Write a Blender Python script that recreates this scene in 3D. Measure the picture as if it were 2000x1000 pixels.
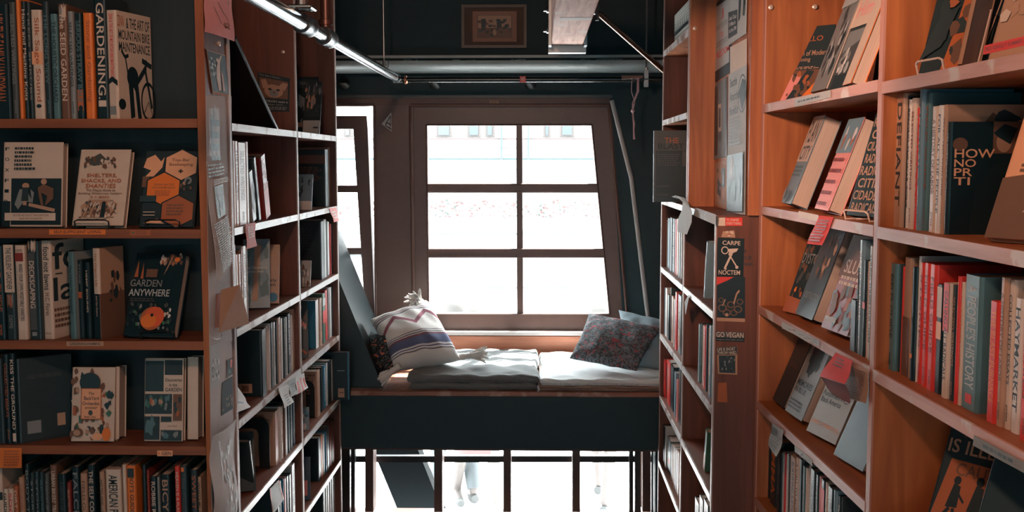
import bpy, math, random
from mathutils import Vector, Matrix, Euler
random.seed(7)
for _o in list(bpy.data.objects): bpy.data.objects.remove(_o)
scene = bpy.context.scene
COL = scene.collection
R = math.radians

# ------------------------------------------------------------------ camera
FPX = 2050.0
EYE = Vector((0, 0, 1.7))
YAW, PITCH = R(1.54), R(5.13)
cam_d = bpy.data.cameras.new('camera'); cam = bpy.data.objects.new('camera', cam_d); COL.objects.link(cam)
cam_d.sensor_width = 36; cam_d.lens = 36*FPX/2000; cam_d.clip_start = .05; cam_d.clip_end = 200
cam.location = EYE; cam.rotation_euler = (R(90)-PITCH, 0, YAW)
scene.camera = cam
FWD = Vector((-math.sin(YAW)*math.cos(PITCH), math.cos(YAW)*math.cos(PITCH), -math.sin(PITCH)))
RGT = Vector((math.cos(YAW), math.sin(YAW), 0)); UPV = RGT.cross(FWD)

def ray(px, py): return FWD + RGT*((px-1000)/FPX) + UPV*((500-py)/FPX)
def at_y(px, py, Y): d = ray(px, py); return EYE + d*(Y/d.y)
def at_x(px, py, X): d = ray(px, py); return EYE + d*(X/d.x)
def at_z(px, py, Z): d = ray(px, py); return EYE + d*((Z-EYE.z)/d.z)

# ------------------------------------------------------------------ light
scene.view_settings.view_transform = 'Standard'; scene.view_settings.look = 'None'
scene.view_settings.gamma = 1; scene.view_settings.exposure = 0.0
scene.view_settings.use_curve_mapping = False
w = bpy.data.worlds.new('daylight'); scene.world = w; w.use_nodes = True
bg = w.node_tree.nodes['Background']; bg.inputs[0].default_value = (.93, .98, 1, 1); bg.inputs[1].default_value = 17.0
def light(name, kind, loc, energy, color, size=.1, aim=None, size_y=None, spread=None):
    d = bpy.data.lights.new(name, kind); d.energy = energy; d.color = color
    o = bpy.data.objects.new(name, d); COL.objects.link(o); o.location = loc
    if kind == 'AREA':
        d.size = size
        if size_y: d.shape = 'RECTANGLE'; d.size_y = size_y
        if spread: d.spread = spread
    elif kind == 'SUN': d.angle = size
    else: d.shadow_soft_size = size
    if aim is not None:
        o.rotation_euler = (Vector(aim)-Vector(loc)).to_track_quat('-Z', 'Y').to_euler()
    return o
light('sun', 'SUN', (2, 9, 12), 40, (1, .97, .92), R(.6), aim=(2-3.0, 9-6.0, 12-13.5))
light('aisle_lamp', 'POINT', (-.35, 1.1, 2.5), 44, (1, .56, .38), .06)
sp_ = light('bay_spot', 'SPOT', (-.30, 1.25, 2.14), 145, (1, .60, .44), .06, aim=(.78, 3.0, 1.88)); sp_.data.spot_size = R(50); sp_.data.spot_blend = 1.0
light('rear_warm_fill', 'AREA', (-.7, -1.4, 2.6), 8, (1, .62, .42), .8, aim=(-.7, 1.5, 1.0))  # added warm fill above and behind the camera
light('low_warm_fill', 'AREA', (.1, .5, .8), 2.5, (1, .60, .45), .35, aim=(.1, 3.6, 2.1))  # added low fill, warms the beam underside; no counter stands here
light('rear_teal_fill', 'AREA', (0, -2.8, 1.5), 22, (.22, .82, 1), 3.0, aim=(0, 3, 1.4), size_y=2.0)  # added teal fill for the shadows; the rear wall has no window

# ------------------------------------------------------------------ materials
MATS = {}
def nt(name, rough=.6, metal=0):
    m = bpy.data.materials.new(name); m.use_nodes = True
    n = m.node_tree; b = n.nodes['Principled BSDF']; b.inputs['Roughness'].default_value = rough
    b.inputs['Metallic'].default_value = metal
    return m, n, b
def rgb(c): return (c[0], c[1], c[2], 1)
def mat(col, rough=.55, metal=0, var=.12, bump=0):
    k = (tuple(round(x, 3) for x in col), rough, metal, var, bump)
    if k in MATS: return MATS[k]
    m, n, b = nt('paint', rough, metal)
    tc = n.nodes.new('ShaderNodeTexCoord'); nz = n.nodes.new('ShaderNodeTexNoise'); nz.inputs['Scale'].default_value = 22; nz.inputs['Detail'].default_value = 5
    mx = n.nodes.new('ShaderNodeMix'); mx.data_type = 'RGBA'
    mx.inputs[6].default_value = rgb([x*(1-var) for x in col]); mx.inputs[7].default_value = rgb([min(1, x*(1+var)) for x in col])
    n.links.new(tc.outputs['Object'], nz.inputs['Vector']); n.links.new(nz.outputs['Fac'], mx.inputs[0]); n.links.new(mx.outputs[2], b.inputs['Base Color'])
    if bump:
        bp = n.nodes.new('ShaderNodeBump'); bp.inputs['Strength'].default_value = bump; bp.inputs['Distance'].default_value = .002
        n2 = n.nodes.new('ShaderNodeTexNoise'); n2.inputs['Scale'].default_value = 160; n.links.new(tc.outputs['Object'], n2.inputs['Vector'])
        n.links.new(n2.outputs['Fac'], bp.inputs['Height']); n.links.new(bp.outputs[0], b.inputs['Normal'])
    MATS[k] = m; return m
def wood(name, dark, lightc, axis='Z', rough=.5, scale=1.0, knots=True, worn=0, worncol=(.6, .5, .45)):
    m, n, b = nt(name, rough)
    tc = n.nodes.new('ShaderNodeTexCoord'); mp = n.nodes.new('ShaderNodeMapping')
    s = {'X': (1.2, 16, 16), 'Y': (16, 1.2, 16), 'Z': (16, 16, 1.2)}[axis]
    mp.inputs['Scale'].default_value = [q*scale for q in s]
    n.links.new(tc.outputs['Object'], mp.inputs['Vector'])
    nz = n.nodes.new('ShaderNodeTexNoise'); nz.inputs['Scale'].default_value = 1.6; nz.inputs['Detail'].default_value = 6; nz.inputs['Distortion'].default_value = .8
    n.links.new(mp.outputs[0], nz.inputs['Vector'])
    cr = n.nodes.new('ShaderNodeValToRGB'); cr.color_ramp.elements[0].position = .3; cr.color_ramp.elements[1].position = .72
    cr.color_ramp.elements[0].color = rgb(dark); cr.color_ramp.elements[1].color = rgb(lightc)
    n.links.new(nz.outputs['Fac'], cr.inputs[0]); out = cr.outputs[0]
    if knots:
        vo = n.nodes.new('ShaderNodeTexVoronoi'); vo.inputs['Scale'].default_value = 5; vo.inputs['Randomness'].default_value = 1
        mp2 = n.nodes.new('ShaderNodeMapping'); mp2.inputs['Scale'].default_value = {'X': (.6, 1, 1), 'Y': (1, .6, 1), 'Z': (1, 1, .6)}[axis]
        n.links.new(tc.outputs['Object'], mp2.inputs['Vector']); n.links.new(mp2.outputs[0], vo.inputs['Vector'])
        c2 = n.nodes.new('ShaderNodeValToRGB'); c2.color_ramp.elements[0].position = .05; c2.color_ramp.elements[1].position = .12
        c2.color_ramp.elements[0].color = (.25, .2, .18, 1); c2.color_ramp.elements[1].color = (1, 1, 1, 1)
        n.links.new(vo.outputs['Distance'], c2.inputs[0])
        mm = n.nodes.new('ShaderNodeMix'); mm.data_type = 'RGBA'; mm.blend_type = 'MULTIPLY'; mm.inputs[0].default_value = 1
        n.links.new(out, mm.inputs[6]); n.links.new(c2.outputs[0], mm.inputs[7]); out = mm.outputs[2]
    if worn:
        nw = n.nodes.new('ShaderNodeTexNoise'); nw.inputs['Scale'].default_value = 9; nw.inputs['Detail'].default_value = 8
        n.links.new(tc.outputs['Object'], nw.inputs['Vector'])
        c3 = n.nodes.new('ShaderNodeValToRGB'); c3.color_ramp.elements[0].position = .62-worn*.4; c3.color_ramp.elements[1].position = .66-worn*.3
        c3.color_ramp.elements[0].color = (0, 0, 0, 1); c3.color_ramp.elements[1].color = (1, 1, 1, 1)
        n.links.new(nw.outputs['Fac'], c3.inputs[0])
        mw = n.nodes.new('ShaderNodeMix'); mw.data_type = 'RGBA'; n.links.new(c3.outputs[0], mw.inputs[0]); n.links.new(out, mw.inputs[6]); mw.inputs[7].default_value = rgb(worncol); out = mw.outputs[2]
    n.links.new(out, b.inputs['Base Color'])
    bp = n.nodes.new('ShaderNodeBump'); bp.inputs['Strength'].default_value = .25; bp.inputs['Distance'].default_value = .001
    n.links.new(nz.outputs['Fac'], bp.inputs['Height']); n.links.new(bp.outputs[0], b.inputs['Normal'])
    return m
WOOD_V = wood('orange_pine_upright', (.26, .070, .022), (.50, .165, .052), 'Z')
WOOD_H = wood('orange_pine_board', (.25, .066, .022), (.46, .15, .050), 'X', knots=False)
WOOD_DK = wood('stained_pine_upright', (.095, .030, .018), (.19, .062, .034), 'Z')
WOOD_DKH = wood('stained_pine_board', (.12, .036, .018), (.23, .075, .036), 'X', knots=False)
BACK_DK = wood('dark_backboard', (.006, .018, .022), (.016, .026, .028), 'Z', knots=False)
EDGE_W = wood('worn_daylit_edge', (.5, .47, .46), (.86, .82, .80), 'X', knots=False, rough=.36, worn=.22, worncol=(.30, .18, .14))  # worn edge wood, its colour also whitened to carry window daylight
EDGE_P = wood('worn_pink_edge', (.42, .20, .15), (.66, .36, .29), 'X', knots=False, rough=.5, worn=.1, worncol=(.6, .5, .46))
EDGE_O = wood('orange_edge', (.20, .06, .025), (.34, .11, .045), 'X', knots=False)
EDGE_V = wood('worn_pink_upright_edge', (.40, .17, .12), (.60, .32, .26), 'Z', knots=False)
EDGE_VW = wood('pale_upright_edge', (.26, .17, .15), (.5, .4, .37), 'Z', knots=False)
BENCHW = wood('worn_bench_top', (.16, .06, .035), (.34, .14, .085), 'X', rough=.32, worn=.25, worncol=(.40, .24, .18))
SEATB = wood('pine_seat_back', (.55, .2, .11), (.85, .36, .22), 'X', rough=.5)
BROWN = mat((.13, .072, .058), .38, bump=.15)
BROWN2 = mat((.11, .058, .047), .45, bump=.15)
TEALW = mat((.014, .042, .050), .7, bump=.2)
TEALB = mat((.006, .031, .041), .6)
BLACKM = mat((.010, .013, .014), .35)
CHROME = mat((.55, .60, .62), .22, 1.0, .06)
STEEL = mat((.30, .32, .33), .38, 1.0, .1)
COPPER = mat((.5, .2, .12), .35, 1.0, .1)

C = {'black': (.006, .023, .030), 'charcoal': (.020, .040, .047), 'dark grey': (.07, .08, .08), 'grey': (.22, .24, .24),
     'pale grey': (.45, .47, .46), 'white': (.72, .69, .66), 'cream': (.66, .52, .42), 'tan': (.46, .27, .18), 'brown': (.17, .085, .055),
     'orange': (.80, .20, .04), 'red': (.72, .05, .04), 'dark red': (.24, .03, .025), 'pink': (.80, .30, .28), 'teal': (.09, .19, .21),
     'dark teal': (.02, .05, .06), 'blue': (.03, .22, .36), 'slate blue': (.16, .27, .33), 'green': (.05, .16, .11), 'navy': (.02, .04, .08), 'rust': (.42, .12, .05), 'yellow': (.75, .45, .12), 'peach': (.85, .42, .24)}
def cm(name, rough=.42): return mat(C[name] if isinstance(name, str) else name, rough, var=.10)
PAGES, _n, _b = nt('page_edges', .8)
_tc = _n.nodes.new('ShaderNodeTexCoord'); _mp = _n.nodes.new('ShaderNodeMapping'); _mp.inputs['Scale'].default_value = (900, 900, 3)
_nz = _n.nodes.new('ShaderNodeTexNoise'); _nz.inputs['Scale'].default_value = 1
_cr = _n.nodes.new('ShaderNodeValToRGB'); _cr.color_ramp.elements[0].color = (.34, .24, .18, 1); _cr.color_ramp.elements[1].color = (.66, .53, .45, 1)
_n.links.new(_tc.outputs['Object'], _mp.inputs[0]); _n.links.new(_mp.outputs[0], _nz.inputs['Vector']); _n.links.new(_nz.outputs['Fac'], _cr.inputs[0]); _n.links.new(_cr.outputs[0], _b.inputs['Base Color'])

# ------------------------------------------------------------------ mesh helpers
class MB:
    def __init__(s): s.v = []; s.f = []; s.m = []; s.mats = []; s.uv = None
    def mi(s, m):
        if m not in s.mats: s.mats.append(m)
        return s.mats.index(m)
    def add(s, vs, fs, m):
        b = len(s.v); s.v += [tuple(v) for v in vs]; i = s.mi(m)
        for f in fs: s.f.append(tuple(b+k for k in f)); s.m.append(i)
    def box(s, a, b, m, bev=0):
        (x0, y0, z0), (x1, y1, z1) = a, b
        if bev:
            e = bev
            # chamfered box as stacked octagonal rings along z
            def ring(ins, z): 
                X0, Y0, X1, Y1 = x0+ins, y0+ins, x1-ins, y1-ins
                return [(X0+e, Y0, z), (X1-e, Y0, z), (X1, Y0+e, z), (X1, Y1-e, z), (X1-e, Y1, z), (X0+e, Y1, z), (X0, Y1-e, z), (X0, Y0+e, z)]
            rs = ring(e, z0)+ring(0, z0+e)+ring(0, z1-e)+ring(e, z1)
            fs = [tuple(range(7, -1, -1)), tuple(range(24, 32))]
            for k in range(3):
                for i in range(8): j = (i+1) % 8; fs.append((k*8+i, k*8+j, k*8+8+j, k*8+8+i))
            s.add(rs, fs, m); return
        s.add([(x0, y0, z0), (x1, y0, z0), (x1, y1, z0), (x0, y1, z0), (x0, y0, z1), (x1, y0, z1), (x1, y1, z1), (x0, y1, z1)],
              [(3, 2, 1, 0), (4, 5, 6, 7), (0, 1, 5, 4), (1, 2, 6, 5), (2, 3, 7, 6), (3, 0, 4, 7)], m)
    def prism(s, poly, vec, m):
        n = len(poly); vec = Vector(vec); p = [Vector(q) for q in poly]
        s.add(p+[q+vec for q in p], [tuple(range(n)), tuple(range(2*n-1, n-1, -1))]+[(i, i+n, (i+1) % n+n, (i+1) % n) for i in range(n)], m)
    def tube(s, pts, r, m, seg=12, closed=False, caps=True):
        pts = [Vector(p) for p in pts]; n = len(pts); rs = r if isinstance(r, (list, tuple)) else [r]*n
        vs = []; prev = None
        for i, p in enumerate(pts):
            if closed: t = pts[(i+1) % n]-pts[i-1]
            else: t = pts[min(i+1, n-1)]-pts[max(i-1, 0)]
            t = t.normalized() if t.length > 1e-9 else Vector((0, 0, 1))
            if prev is None: a = t.orthogonal().normalized()
            else: a = (prev-t*prev.dot(t)); a = a.normalized() if a.length > 1e-6 else t.orthogonal().normalized()
            prev = a; b = t.cross(a)
            for k in range(seg): q = 2*math.pi*k/seg; vs.append(p+(a*math.cos(q)+b*math.sin(q))*rs[i])
        fs = []
        for i in range(n if closed else n-1):
            j = (i+1) % n
            for k in range(seg): l = (k+1) % seg; fs.append((i*seg+k, i*seg+l, j*seg+l, j*seg+k))
        if caps and not closed: fs += [tuple(range(seg-1, -1, -1)), tuple((n-1)*seg+k for k in range(seg))]
        s.add(vs, fs, m)
    def lathe(s, c, axis, prof, m, seg=20):   # prof: (along, radius)
        ax = Vector(axis).normalized(); c = Vector(c)
        s.tube([c+ax*a for a, r in prof], [max(r, 1e-5) for a, r in prof], m, seg)
    def build(s, name, parent=None, smooth=False, loc=None):
        me = bpy.data.meshes.new(name); me.from_pydata(s.v, [], s.f)
        for m in s.mats: me.materials.append(m)
        me.polygons.foreach_set('material_index', s.m)
        if smooth: me.polygons.foreach_set('use_smooth', [True]*len(s.f))
        me.update(); o = bpy.data.objects.new(name, me); COL.objects.link(o)
        if parent is not None: o.parent = parent
        return o
def bake_origin(o):            # put the origin of a world-built thing at its base
    me = o.data; xs = [v.co for v in me.vertices]
    c = Vector((sum(v.x for v in xs)/len(xs), sum(v.y for v in xs)/len(xs), min(v.z for v in xs)))
    me.transform(Matrix.Translation(-c)); o.location = c
    return o
def tag(o, label, cat, group=None, kind=None):
    o['label'] = label; o['category'] = cat
    if group: o['group'] = group
    if kind: o['kind'] = kind
    return o
def struct(o): o['kind'] = 'structure'; return o
def empty(name, loc, rz=0):
    o = bpy.data.objects.new(name, None); COL.objects.link(o); o.location = loc; o.rotation_euler = (0, 0, rz); o.empty_display_size = .05; return o
def shade_auto(o, ang=40):
    me = o.data; me.polygons.foreach_set('use_smooth', [True]*len(me.polygons))
    try: me.set_sharp_from_angle(angle=R(ang))
    except Exception: pass

# text glyph geometry, normalised to a unit box
_G = {}
def glyphs(t):
    if t in _G: return _G[t]
    cu = bpy.data.curves.new('t', 'FONT'); cu.body = t; cu.resolution_u = 3; cu.offset = .012; cu.align_x = 'CENTER'
    o = bpy.data.objects.new('t', cu); me = bpy.data.meshes.new_from_object(o)
    vs = [v.co.copy() for v in me.vertices]; fs = [tuple(p.vertices) for p in me.polygons]
    bpy.data.objects.remove(o); bpy.data.curves.remove(cu); bpy.data.meshes.remove(me)
    if not vs: _G[t] = ([], []); return _G[t]
    x0 = min(v.x for v in vs); x1 = max(v.x for v in vs); y0 = min(v.y for v in vs); y1 = max(v.y for v in vs)
    _G[t] = ([((v.x-x0)/max(1e-6, x1-x0), (v.y-y0)/max(1e-6, y1-y0)) for v in vs], fs); return _G[t]
# art: items drawn on a face; face(u,v)->(point, normal)
def art(parent, face, items, artname='cover_art', titlename='title', base=.0004, sub=1):
    A = MB(); T = MB(); k = 0
    def put(B, uv, fs, col, mm=None):
        nonlocal k
        k += 1; off = base+k*.00007
        vs = []
        for u, v in uv: p, n = face(u, v); vs.append(p+n*off)
        B.add(vs, fs, mm or cm(col, .5))
    for it in items:
        K = it[0]
        if K == 'r':
            u0, v0, u1, v1, c = it[1:6]; N = sub
            uv = [(u0+(u1-u0)*i/N, v0+(v1-v0)*j/N) for j in range(N+1) for i in range(N+1)]
            put(A, uv, [(j*(N+1)+i, j*(N+1)+i+1, (j+1)*(N+1)+i+1, (j+1)*(N+1)+i) for j in range(N) for i in range(N)], c)
        elif K == 'c':
            u, v, ru, rv, c = it[1:6]; n = it[6] if len(it) > 6 else 20; ph = it[7] if len(it) > 7 else 0
            put(A, [(u+ru*math.cos(ph+2*math.pi*i/n), v+rv*math.sin(ph+2*math.pi*i/n)) for i in range(n)], [tuple(range(n))], c)
        elif K == 'o':      # ring
            u, v, ru, rv, wd, c = it[1:7]; n = 28
            uv = [(u+ru*math.cos(2*math.pi*i/n), v+rv*math.sin(2*math.pi*i/n)) for i in range(n)]+[(u+ru*(1-wd)*math.cos(2*math.pi*i/n), v+rv*(1-wd)*math.sin(2*math.pi*i/n)) for i in range(n)]
            put(A, uv, [(i, (i+1) % n, (i+1) % n+n, i+n) for i in range(n)], c)
        elif K == 'p': put(A, it[1], [tuple(range(len(it[1])))], it[2])
        elif K == 'l':      # polyline with width
            pts, wd, c = it[1:4]
            for a, b in zip(pts[:-1], pts[1:]):
                dx, dy = b[0]-a[0], b[1]-a[1]; L = math.hypot(dx, dy) or 1; nx, ny = -dy/L*wd/2, dx/L*wd/2
                put(A, [(a[0]+nx, a[1]+ny), (b[0]+nx, b[1]+ny), (b[0]-nx, b[1]-ny), (a[0]-nx, a[1]-ny)], [(3, 2, 1, 0)], c)
        elif K in ('t', 's', 'z'):
            txt, u0, v0, u1, v1, c = it[1:7]; g, fs = glyphs(txt)
            if not g: continue
            if K == 't': uv = [(u0+(u1-u0)*x, v0+(v1-v0)*y) for x, y in g]
            elif K == 's': uv = [(u0+(u1-u0)*y, v1-(v1-v0)*x) for x, y in g]
            else: uv = [(u1-(u1-u0)*y, v0+(v1-v0)*x) for x, y in g]
            put(T, uv, fs, c)
        elif K == 'x':      # lines of small unreadable print
            u0, v0, u1, v1, n, c = it[1:7]; rr = random.Random(int(u0*999+v1*777+n))
            for i in range(n):
                v = v1-(v1-v0)*(i+.5)/n; hh = (v1-v0)/n*.28; q = u0
                end = u1-(u1-u0)*rr.random()*.2
                while q < end:
                    w_ = (u1-u0)*(.05+.12*rr.random()); e = min(end, q+w_)
                    put(A, [(q, v-hh), (e, v-hh), (e, v+hh), (q, v+hh)], [(0, 1, 2, 3)], c); q = e+(u1-u0)*.03
        elif K == 'm':      # mottled picture: scattered blobs inside a box
            u0, v0, u1, v1, n, cols, sz = it[1:8]; rr = random.Random(int(u0*991+v0*313+n*7+u1*57))
            for i in range(n):
                a = rr.uniform(u0+sz*.6, max(u0+sz*.6, u1-sz*.6)); b = rr.uniform(v0+sz*.6, max(v0+sz*.6, v1-sz*.6)); q = rr.randint(4, 7); ph = rr.random()*6
                put(A, [(a+sz*rr.uniform(.4, 1)*math.cos(ph+6.283*j/q), b+sz*rr.uniform(.4, 1)*math.sin(ph+6.283*j/q)) for j in range(q)], [tuple(range(q))], rr.choice(cols))
    out = []
    if A.f: out.append(A.build(artname, parent))
    if T.f: out.append(T.build(titlename, parent))
    return out
def plane_face(o, ex, ey):
    o, ex, ey = Vector(o), Vector(ex), Vector(ey); n = ex.cross(ey).normalized()
    return lambda u, v: (o+ex*u+ey*v, n)

# ------------------------------------------------------------------ book
def book_mesh(t, d, h, color, face=False, edge=.0016, rnd=None, spinecol=None, pagecut=.003):
    """spine-out: x thickness, y=0 spine, y=d fore edge. face=True: cover lies in the y=0 plane, spine on the left."""
    r = min(t*.45, .006) if rnd is None else rnd
    c = edge
    def mp(x, y, z): return (y, t-x, z) if face else (x, y, z)
    outer = [(0, d), (0, r)]
    for a in (60, 30): outer.append((r-r*math.cos(R(90-a)), r-r*math.sin(R(90-a))))
    outer += [(r, 0), (t-r, 0)]
    for a in (30, 60): outer.append((t-r+r*math.cos(R(90-a)), r-r*math.sin(R(90-a))))
    outer += [(t, r), (t, d)]
    inner = [(t-c, d), (t-c, r+c), (t-r, c*1.5), (r, c*1.5), (c, r+c), (c, d)]
    poly = outer+inner; n = len(poly)
    B = MB(); vs = [mp(x, y, 0) for x, y in poly]+[mp(x, y, h) for x, y in poly]
    fs = [tuple(range(n-1, -1, -1)), tuple(range(n, 2*n))]+[(i, (i+1) % n, (i+1) % n+n, i+n) for i in range(n)]
    if not face: pass
    m = cm(color, .38)
    B.add(vs, fs, m)
    if spinecol:
        k = B.mi(cm(spinecol, .38)); nn = len(fs)
        for i in range(1, 8): B.m[2+i] = k
    P = MB(); q = pagecut
    a = mp(c*1.05, c*2.2, q); b = mp(t-c*1.05, d-q, h-q)
    P.box([min(a[i], b[i]) for i in range(3)], [max(a[i], b[i]) for i in range(3)], PAGES)
    return B, P
NB = [0]
def make_book(M, t, d, h, color, label, group, face=False, front=None, side=None, near=None, spinecol=None, cat='book', edge=.0016, name='book'):
    """M: (location, euler). front: art on y=0 face; side: art on +x face (cover seen from the right); near: art on -x face."""
    B, P = book_mesh(t, d, h, color, face, spinecol=spinecol, edge=edge)
    o = B.build(name); P.build('pages', o)
    o.location = M[0]; o.rotation_euler = M[1]
    W = d if face else t; D = t if face else d
    if front: art(o, plane_face((0, 0, 0), (W, 0, 0), (0, 0, h)), front, titlename='title' if face else 'spine_title', artname='cover_art' if face else 'spine_art')
    if side: art(o, plane_face((W, 0, 0), (0, D, 0), (0, 0, h)), side)
    if near: art(o, plane_face((0, D, 0), (0, -D, 0), (0, 0, h)), near)
    tag(o, label, cat, group); NB[0] += 1
    return o

# ------------------------------------------------------------------ frames (bookcase fronts)
class Frame:
    def __init__(s, o, rz):
        s.o = Vector(o); s.rz = rz; s.u = Vector((math.cos(rz), math.sin(rz), 0)); s.i = Vector((-math.sin(rz), math.cos(rz), 0))   # i: into the case
    def hit(s, px, py, inset=0):
        o = s.o+s.i*inset; d = ray(px, py); return EYE+d*((o-EYE).dot(s.i)/d.dot(s.i))
    def s_of(s, px, py, inset=0): return (s.hit(px, py, inset)-s.o).dot(s.u)
    def pt(s, a, inset, z): p = s.o+s.u*a+s.i*inset; return Vector((p.x, p.y, z))
ORD = ['leftmost', 'second', 'third', 'fourth', 'fifth', 'sixth', 'seventh', 'eighth', 'ninth', 'tenth', 'eleventh', 'twelfth', 'thirteenth', 'fourteenth', 'fifteenth', 'sixteenth', 'seventeenth', 'eighteenth', 'nineteenth', 'twentieth', 'twenty-first', 'twenty-second', 'twenty-third', 'twenty-fourth', 'twenty-fifth', 'twenty-sixth', 'twenty-seventh', 'twenty-eighth', 'twenty-ninth', 'thirtieth']
def spine_art(title, tc, h, t, extra=None, colname=None):
    it = []
    if extra: it += extra
    if title == '*':
        it += [('s', random.choice(['A HISTORY OF LABOR', 'THE LONG VIEW', 'COLLECTED ESSAYS', 'NOTES AND LETTERS', 'SELECTED WRITINGS', 'FIELD GUIDE', 'STORIES']), .25, .3, .75, .9, tc), ('s', 'press', .35, .05, .65, .16, tc)]
    elif title: it += [('s', title, .22, .16, .80, .93, tc)]
    return it
def row(F, z, items, where, group, inset=.02, d=.15, gap=.27, gen=False):
    """items: (x0, x1, ytop, colour, title, title colour, {options}) in photograph pixels, standing spines left to right"""
    last = -1e9; out = []
    for k, it in enumerate(items):
        x0, x1, yt, col = it[:4]; title = it[4] if len(it) > 4 else None; tcol = it[5] if len(it) > 5 else 'white'; op = it[6] if len(it) > 6 else {}
        ins = inset+op.get('in', random.uniform(0, .008)); ym = yt+op.get('ym', 70)
        a = F.s_of(x0, ym, ins); b = F.s_of(x1, ym, ins)
        a = max(a, last+.0006); b = max(b, a+.006); t = b-a
        h = F.hit((x0+x1)/2, yt, ins).z-z; h = max(.08, min(h, gap-.004)); dd = op.get('d', random.uniform(d-.02, d+.02))
        yaw = R(op.get('yaw', 0)); tilt = R(op.get('tilt', 0))
        last = b if not tilt else a+t/math.cos(tilt)+.0005
        p = F.pt(a, ins, z)
        if tilt > 0: p = F.pt(a, ins, z+t*math.sin(tilt))
        nth = ORD[k] if k == 0 else ORD[k]+' from left'
        th = 'thin ' if t < .015 else ('thick ' if t > .035 else '')
        lab = op.get('lab') or f"{th}{col} book, {nth} on {where}"
        fr = spine_art(title, tcol, h, t, op.get('art'))
        o = make_book((p, (0, tilt, F.rz+yaw)), t, dd, h, col, lab, group, front=fr or None, side=op.get('side'), near=op.get('near'), spinecol=op.get('spine'))
        out.append(o)
        if yaw: last = a+t*math.cos(yaw)+.002
    return out
def face_book(F, px, py, z, w, h, t, col, label, group, lean=18, yaw=0, inset=.04, front=None, side=None, near=None, spinecol=None, roll=0, edge=.0014):
    """cover-out book; px: pixel column of its lower left front corner; yaw swings its right end away from (+) the viewer"""
    p = F.hit(px, py, inset); p.z = z+t*math.sin(R(lean))+.0004
    return make_book((p, (-R(lean), R(roll), F.rz+R(yaw))), t, w, h, col, label, group, face=True, front=front, side=side, near=near, spinecol=spinecol, edge=edge)

# ------------------------------------------------------------------ bookcase
def bookcase(F, s0, s1, z0, z1, depth, dividers, bays, label, wv, wh, edge, edgev, back, th=.02, ends=(True, True), backp=True, edgeskip=(), wv_end=None, cat='bookcase', group=None):
    root = empty('bookcase', F.pt(s0, 0, z0), F.rz); W = s1-s0; H = z1-z0
    def upright(x, name):
        B = MB(); B.box((x, .004, 0), (x+th, depth, H), wv); o = B.build(name, root)
        E = MB(); E.box((x, 0, 0), (x+th, .004, H), edgev); E.build('edge_strip', o)
    if ends[0]: upright(0, 'side_panel')
    if ends[1]: upright(W-th, 'side_panel')
    for dv in dividers: upright(dv-s0-th/2, 'divider')
    xs = [0]+[dv-s0 for dv in dividers]+[W]
    for i, zs in enumerate(bays):
        a = xs[i]+(th if i == 0 else th/2)+.0004; b = xs[i+1]-(th if i == len(xs)-2 else th/2)-.0004
        for z in zs:
            B = MB(); B.box((a, .004, z-z0-th), (b, depth-.008, z-z0), wh); o = B.build('shelf', root)
            E = MB(); E.box((a, -.001, z-z0-th-.001), (b, .004, z-z0), edge); E.build('edge_strip', o)
    if backp:
        B = MB(); B.box((th if ends[0] else 0, depth-.007, 0), (W-(th if ends[1] else 0), depth, H), back); B.build('back_panel', root)
    tag(root, label, cat, group); return root
# ================================================================== the room
def px_prism(name, pts, Y0, Y1, m, kind='s', parent=None, mb=None):
    B = mb or MB(); B.prism([at_y(x, y, Y0) for x, y in pts], (0, Y1-Y0, 0), m)
    if mb: return None
    o = B.build(name, parent)
    if kind == 's' and parent is None: struct(o)
    return o
YW = 5.05
B = MB(); B.box((-2.3, -3, -.14), (1.75, YW, -.08), wood('floor_boards', (.05, .025, .015), (.12, .06, .04), 'Y', knots=False)); struct(B.build('floor'))
B = MB(); B.box((-2.3, -3, 2.75), (1.75, YW+.15, 2.81), TEALB); struct(B.build('ceiling'))
B = MB(); B.box((-2.36, -3, -.1), (-2.3, YW+.15, 2.75), TEALB); struct(B.build('wall_left'))
B = MB(); B.box((1.75, -3, -.1), (1.81, YW+.15, 2.75), TEALB); struct(B.build('wall_right'))
B = MB(); B.box((-2.36, -3.06, 0), (1.81, -3, 2.75), mat((.06, .10, .11), .8)); struct(B.build('wall_rear'))
# back wall in painted pieces round the openings
B = MB()
def wp(pts, m, Y0=YW, Y1=YW+.12): B.prism([at_y(x, y, Y0) for x, y in pts], (0, Y1-Y0, 0), m)
wp([(60, -125), (1800, -125), (1800, 190), (60, 190)], TEALW)
wp([(60, 190), (520, 190), (520, 860), (60, 860)], TEALW)
wp([(1191, 190), (1800, 190), (1800, 860), (1230, 860)], TEALW)
wp([(520, 190), (1191, 190), (1193, 206), (520, 206)], BROWN2)
wp([(729, 206), (800, 206), (808, 860), (735, 860)], BROWN)
wp([(800, 206), (807, 206), (812, 655), (806, 655)], BROWN)
wp([(520, 626), (733, 626), (735, 860), (520, 860)], BROWN)
wp([(806, 655), (1228, 655), (1230, 860), (806, 860)], BROWN)
wp([(1187, 206), (1193, 206), (1230, 655), (1224, 655)], BROWN)
wp([(60, 860), (600, 860), (600, 1060), (60, 1060)], TEALB)
wp([(1280, 860), (1800, 860), (1800, 1060), (1280, 1060)], TEALB)
struct(B.build('wall_back'))
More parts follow.
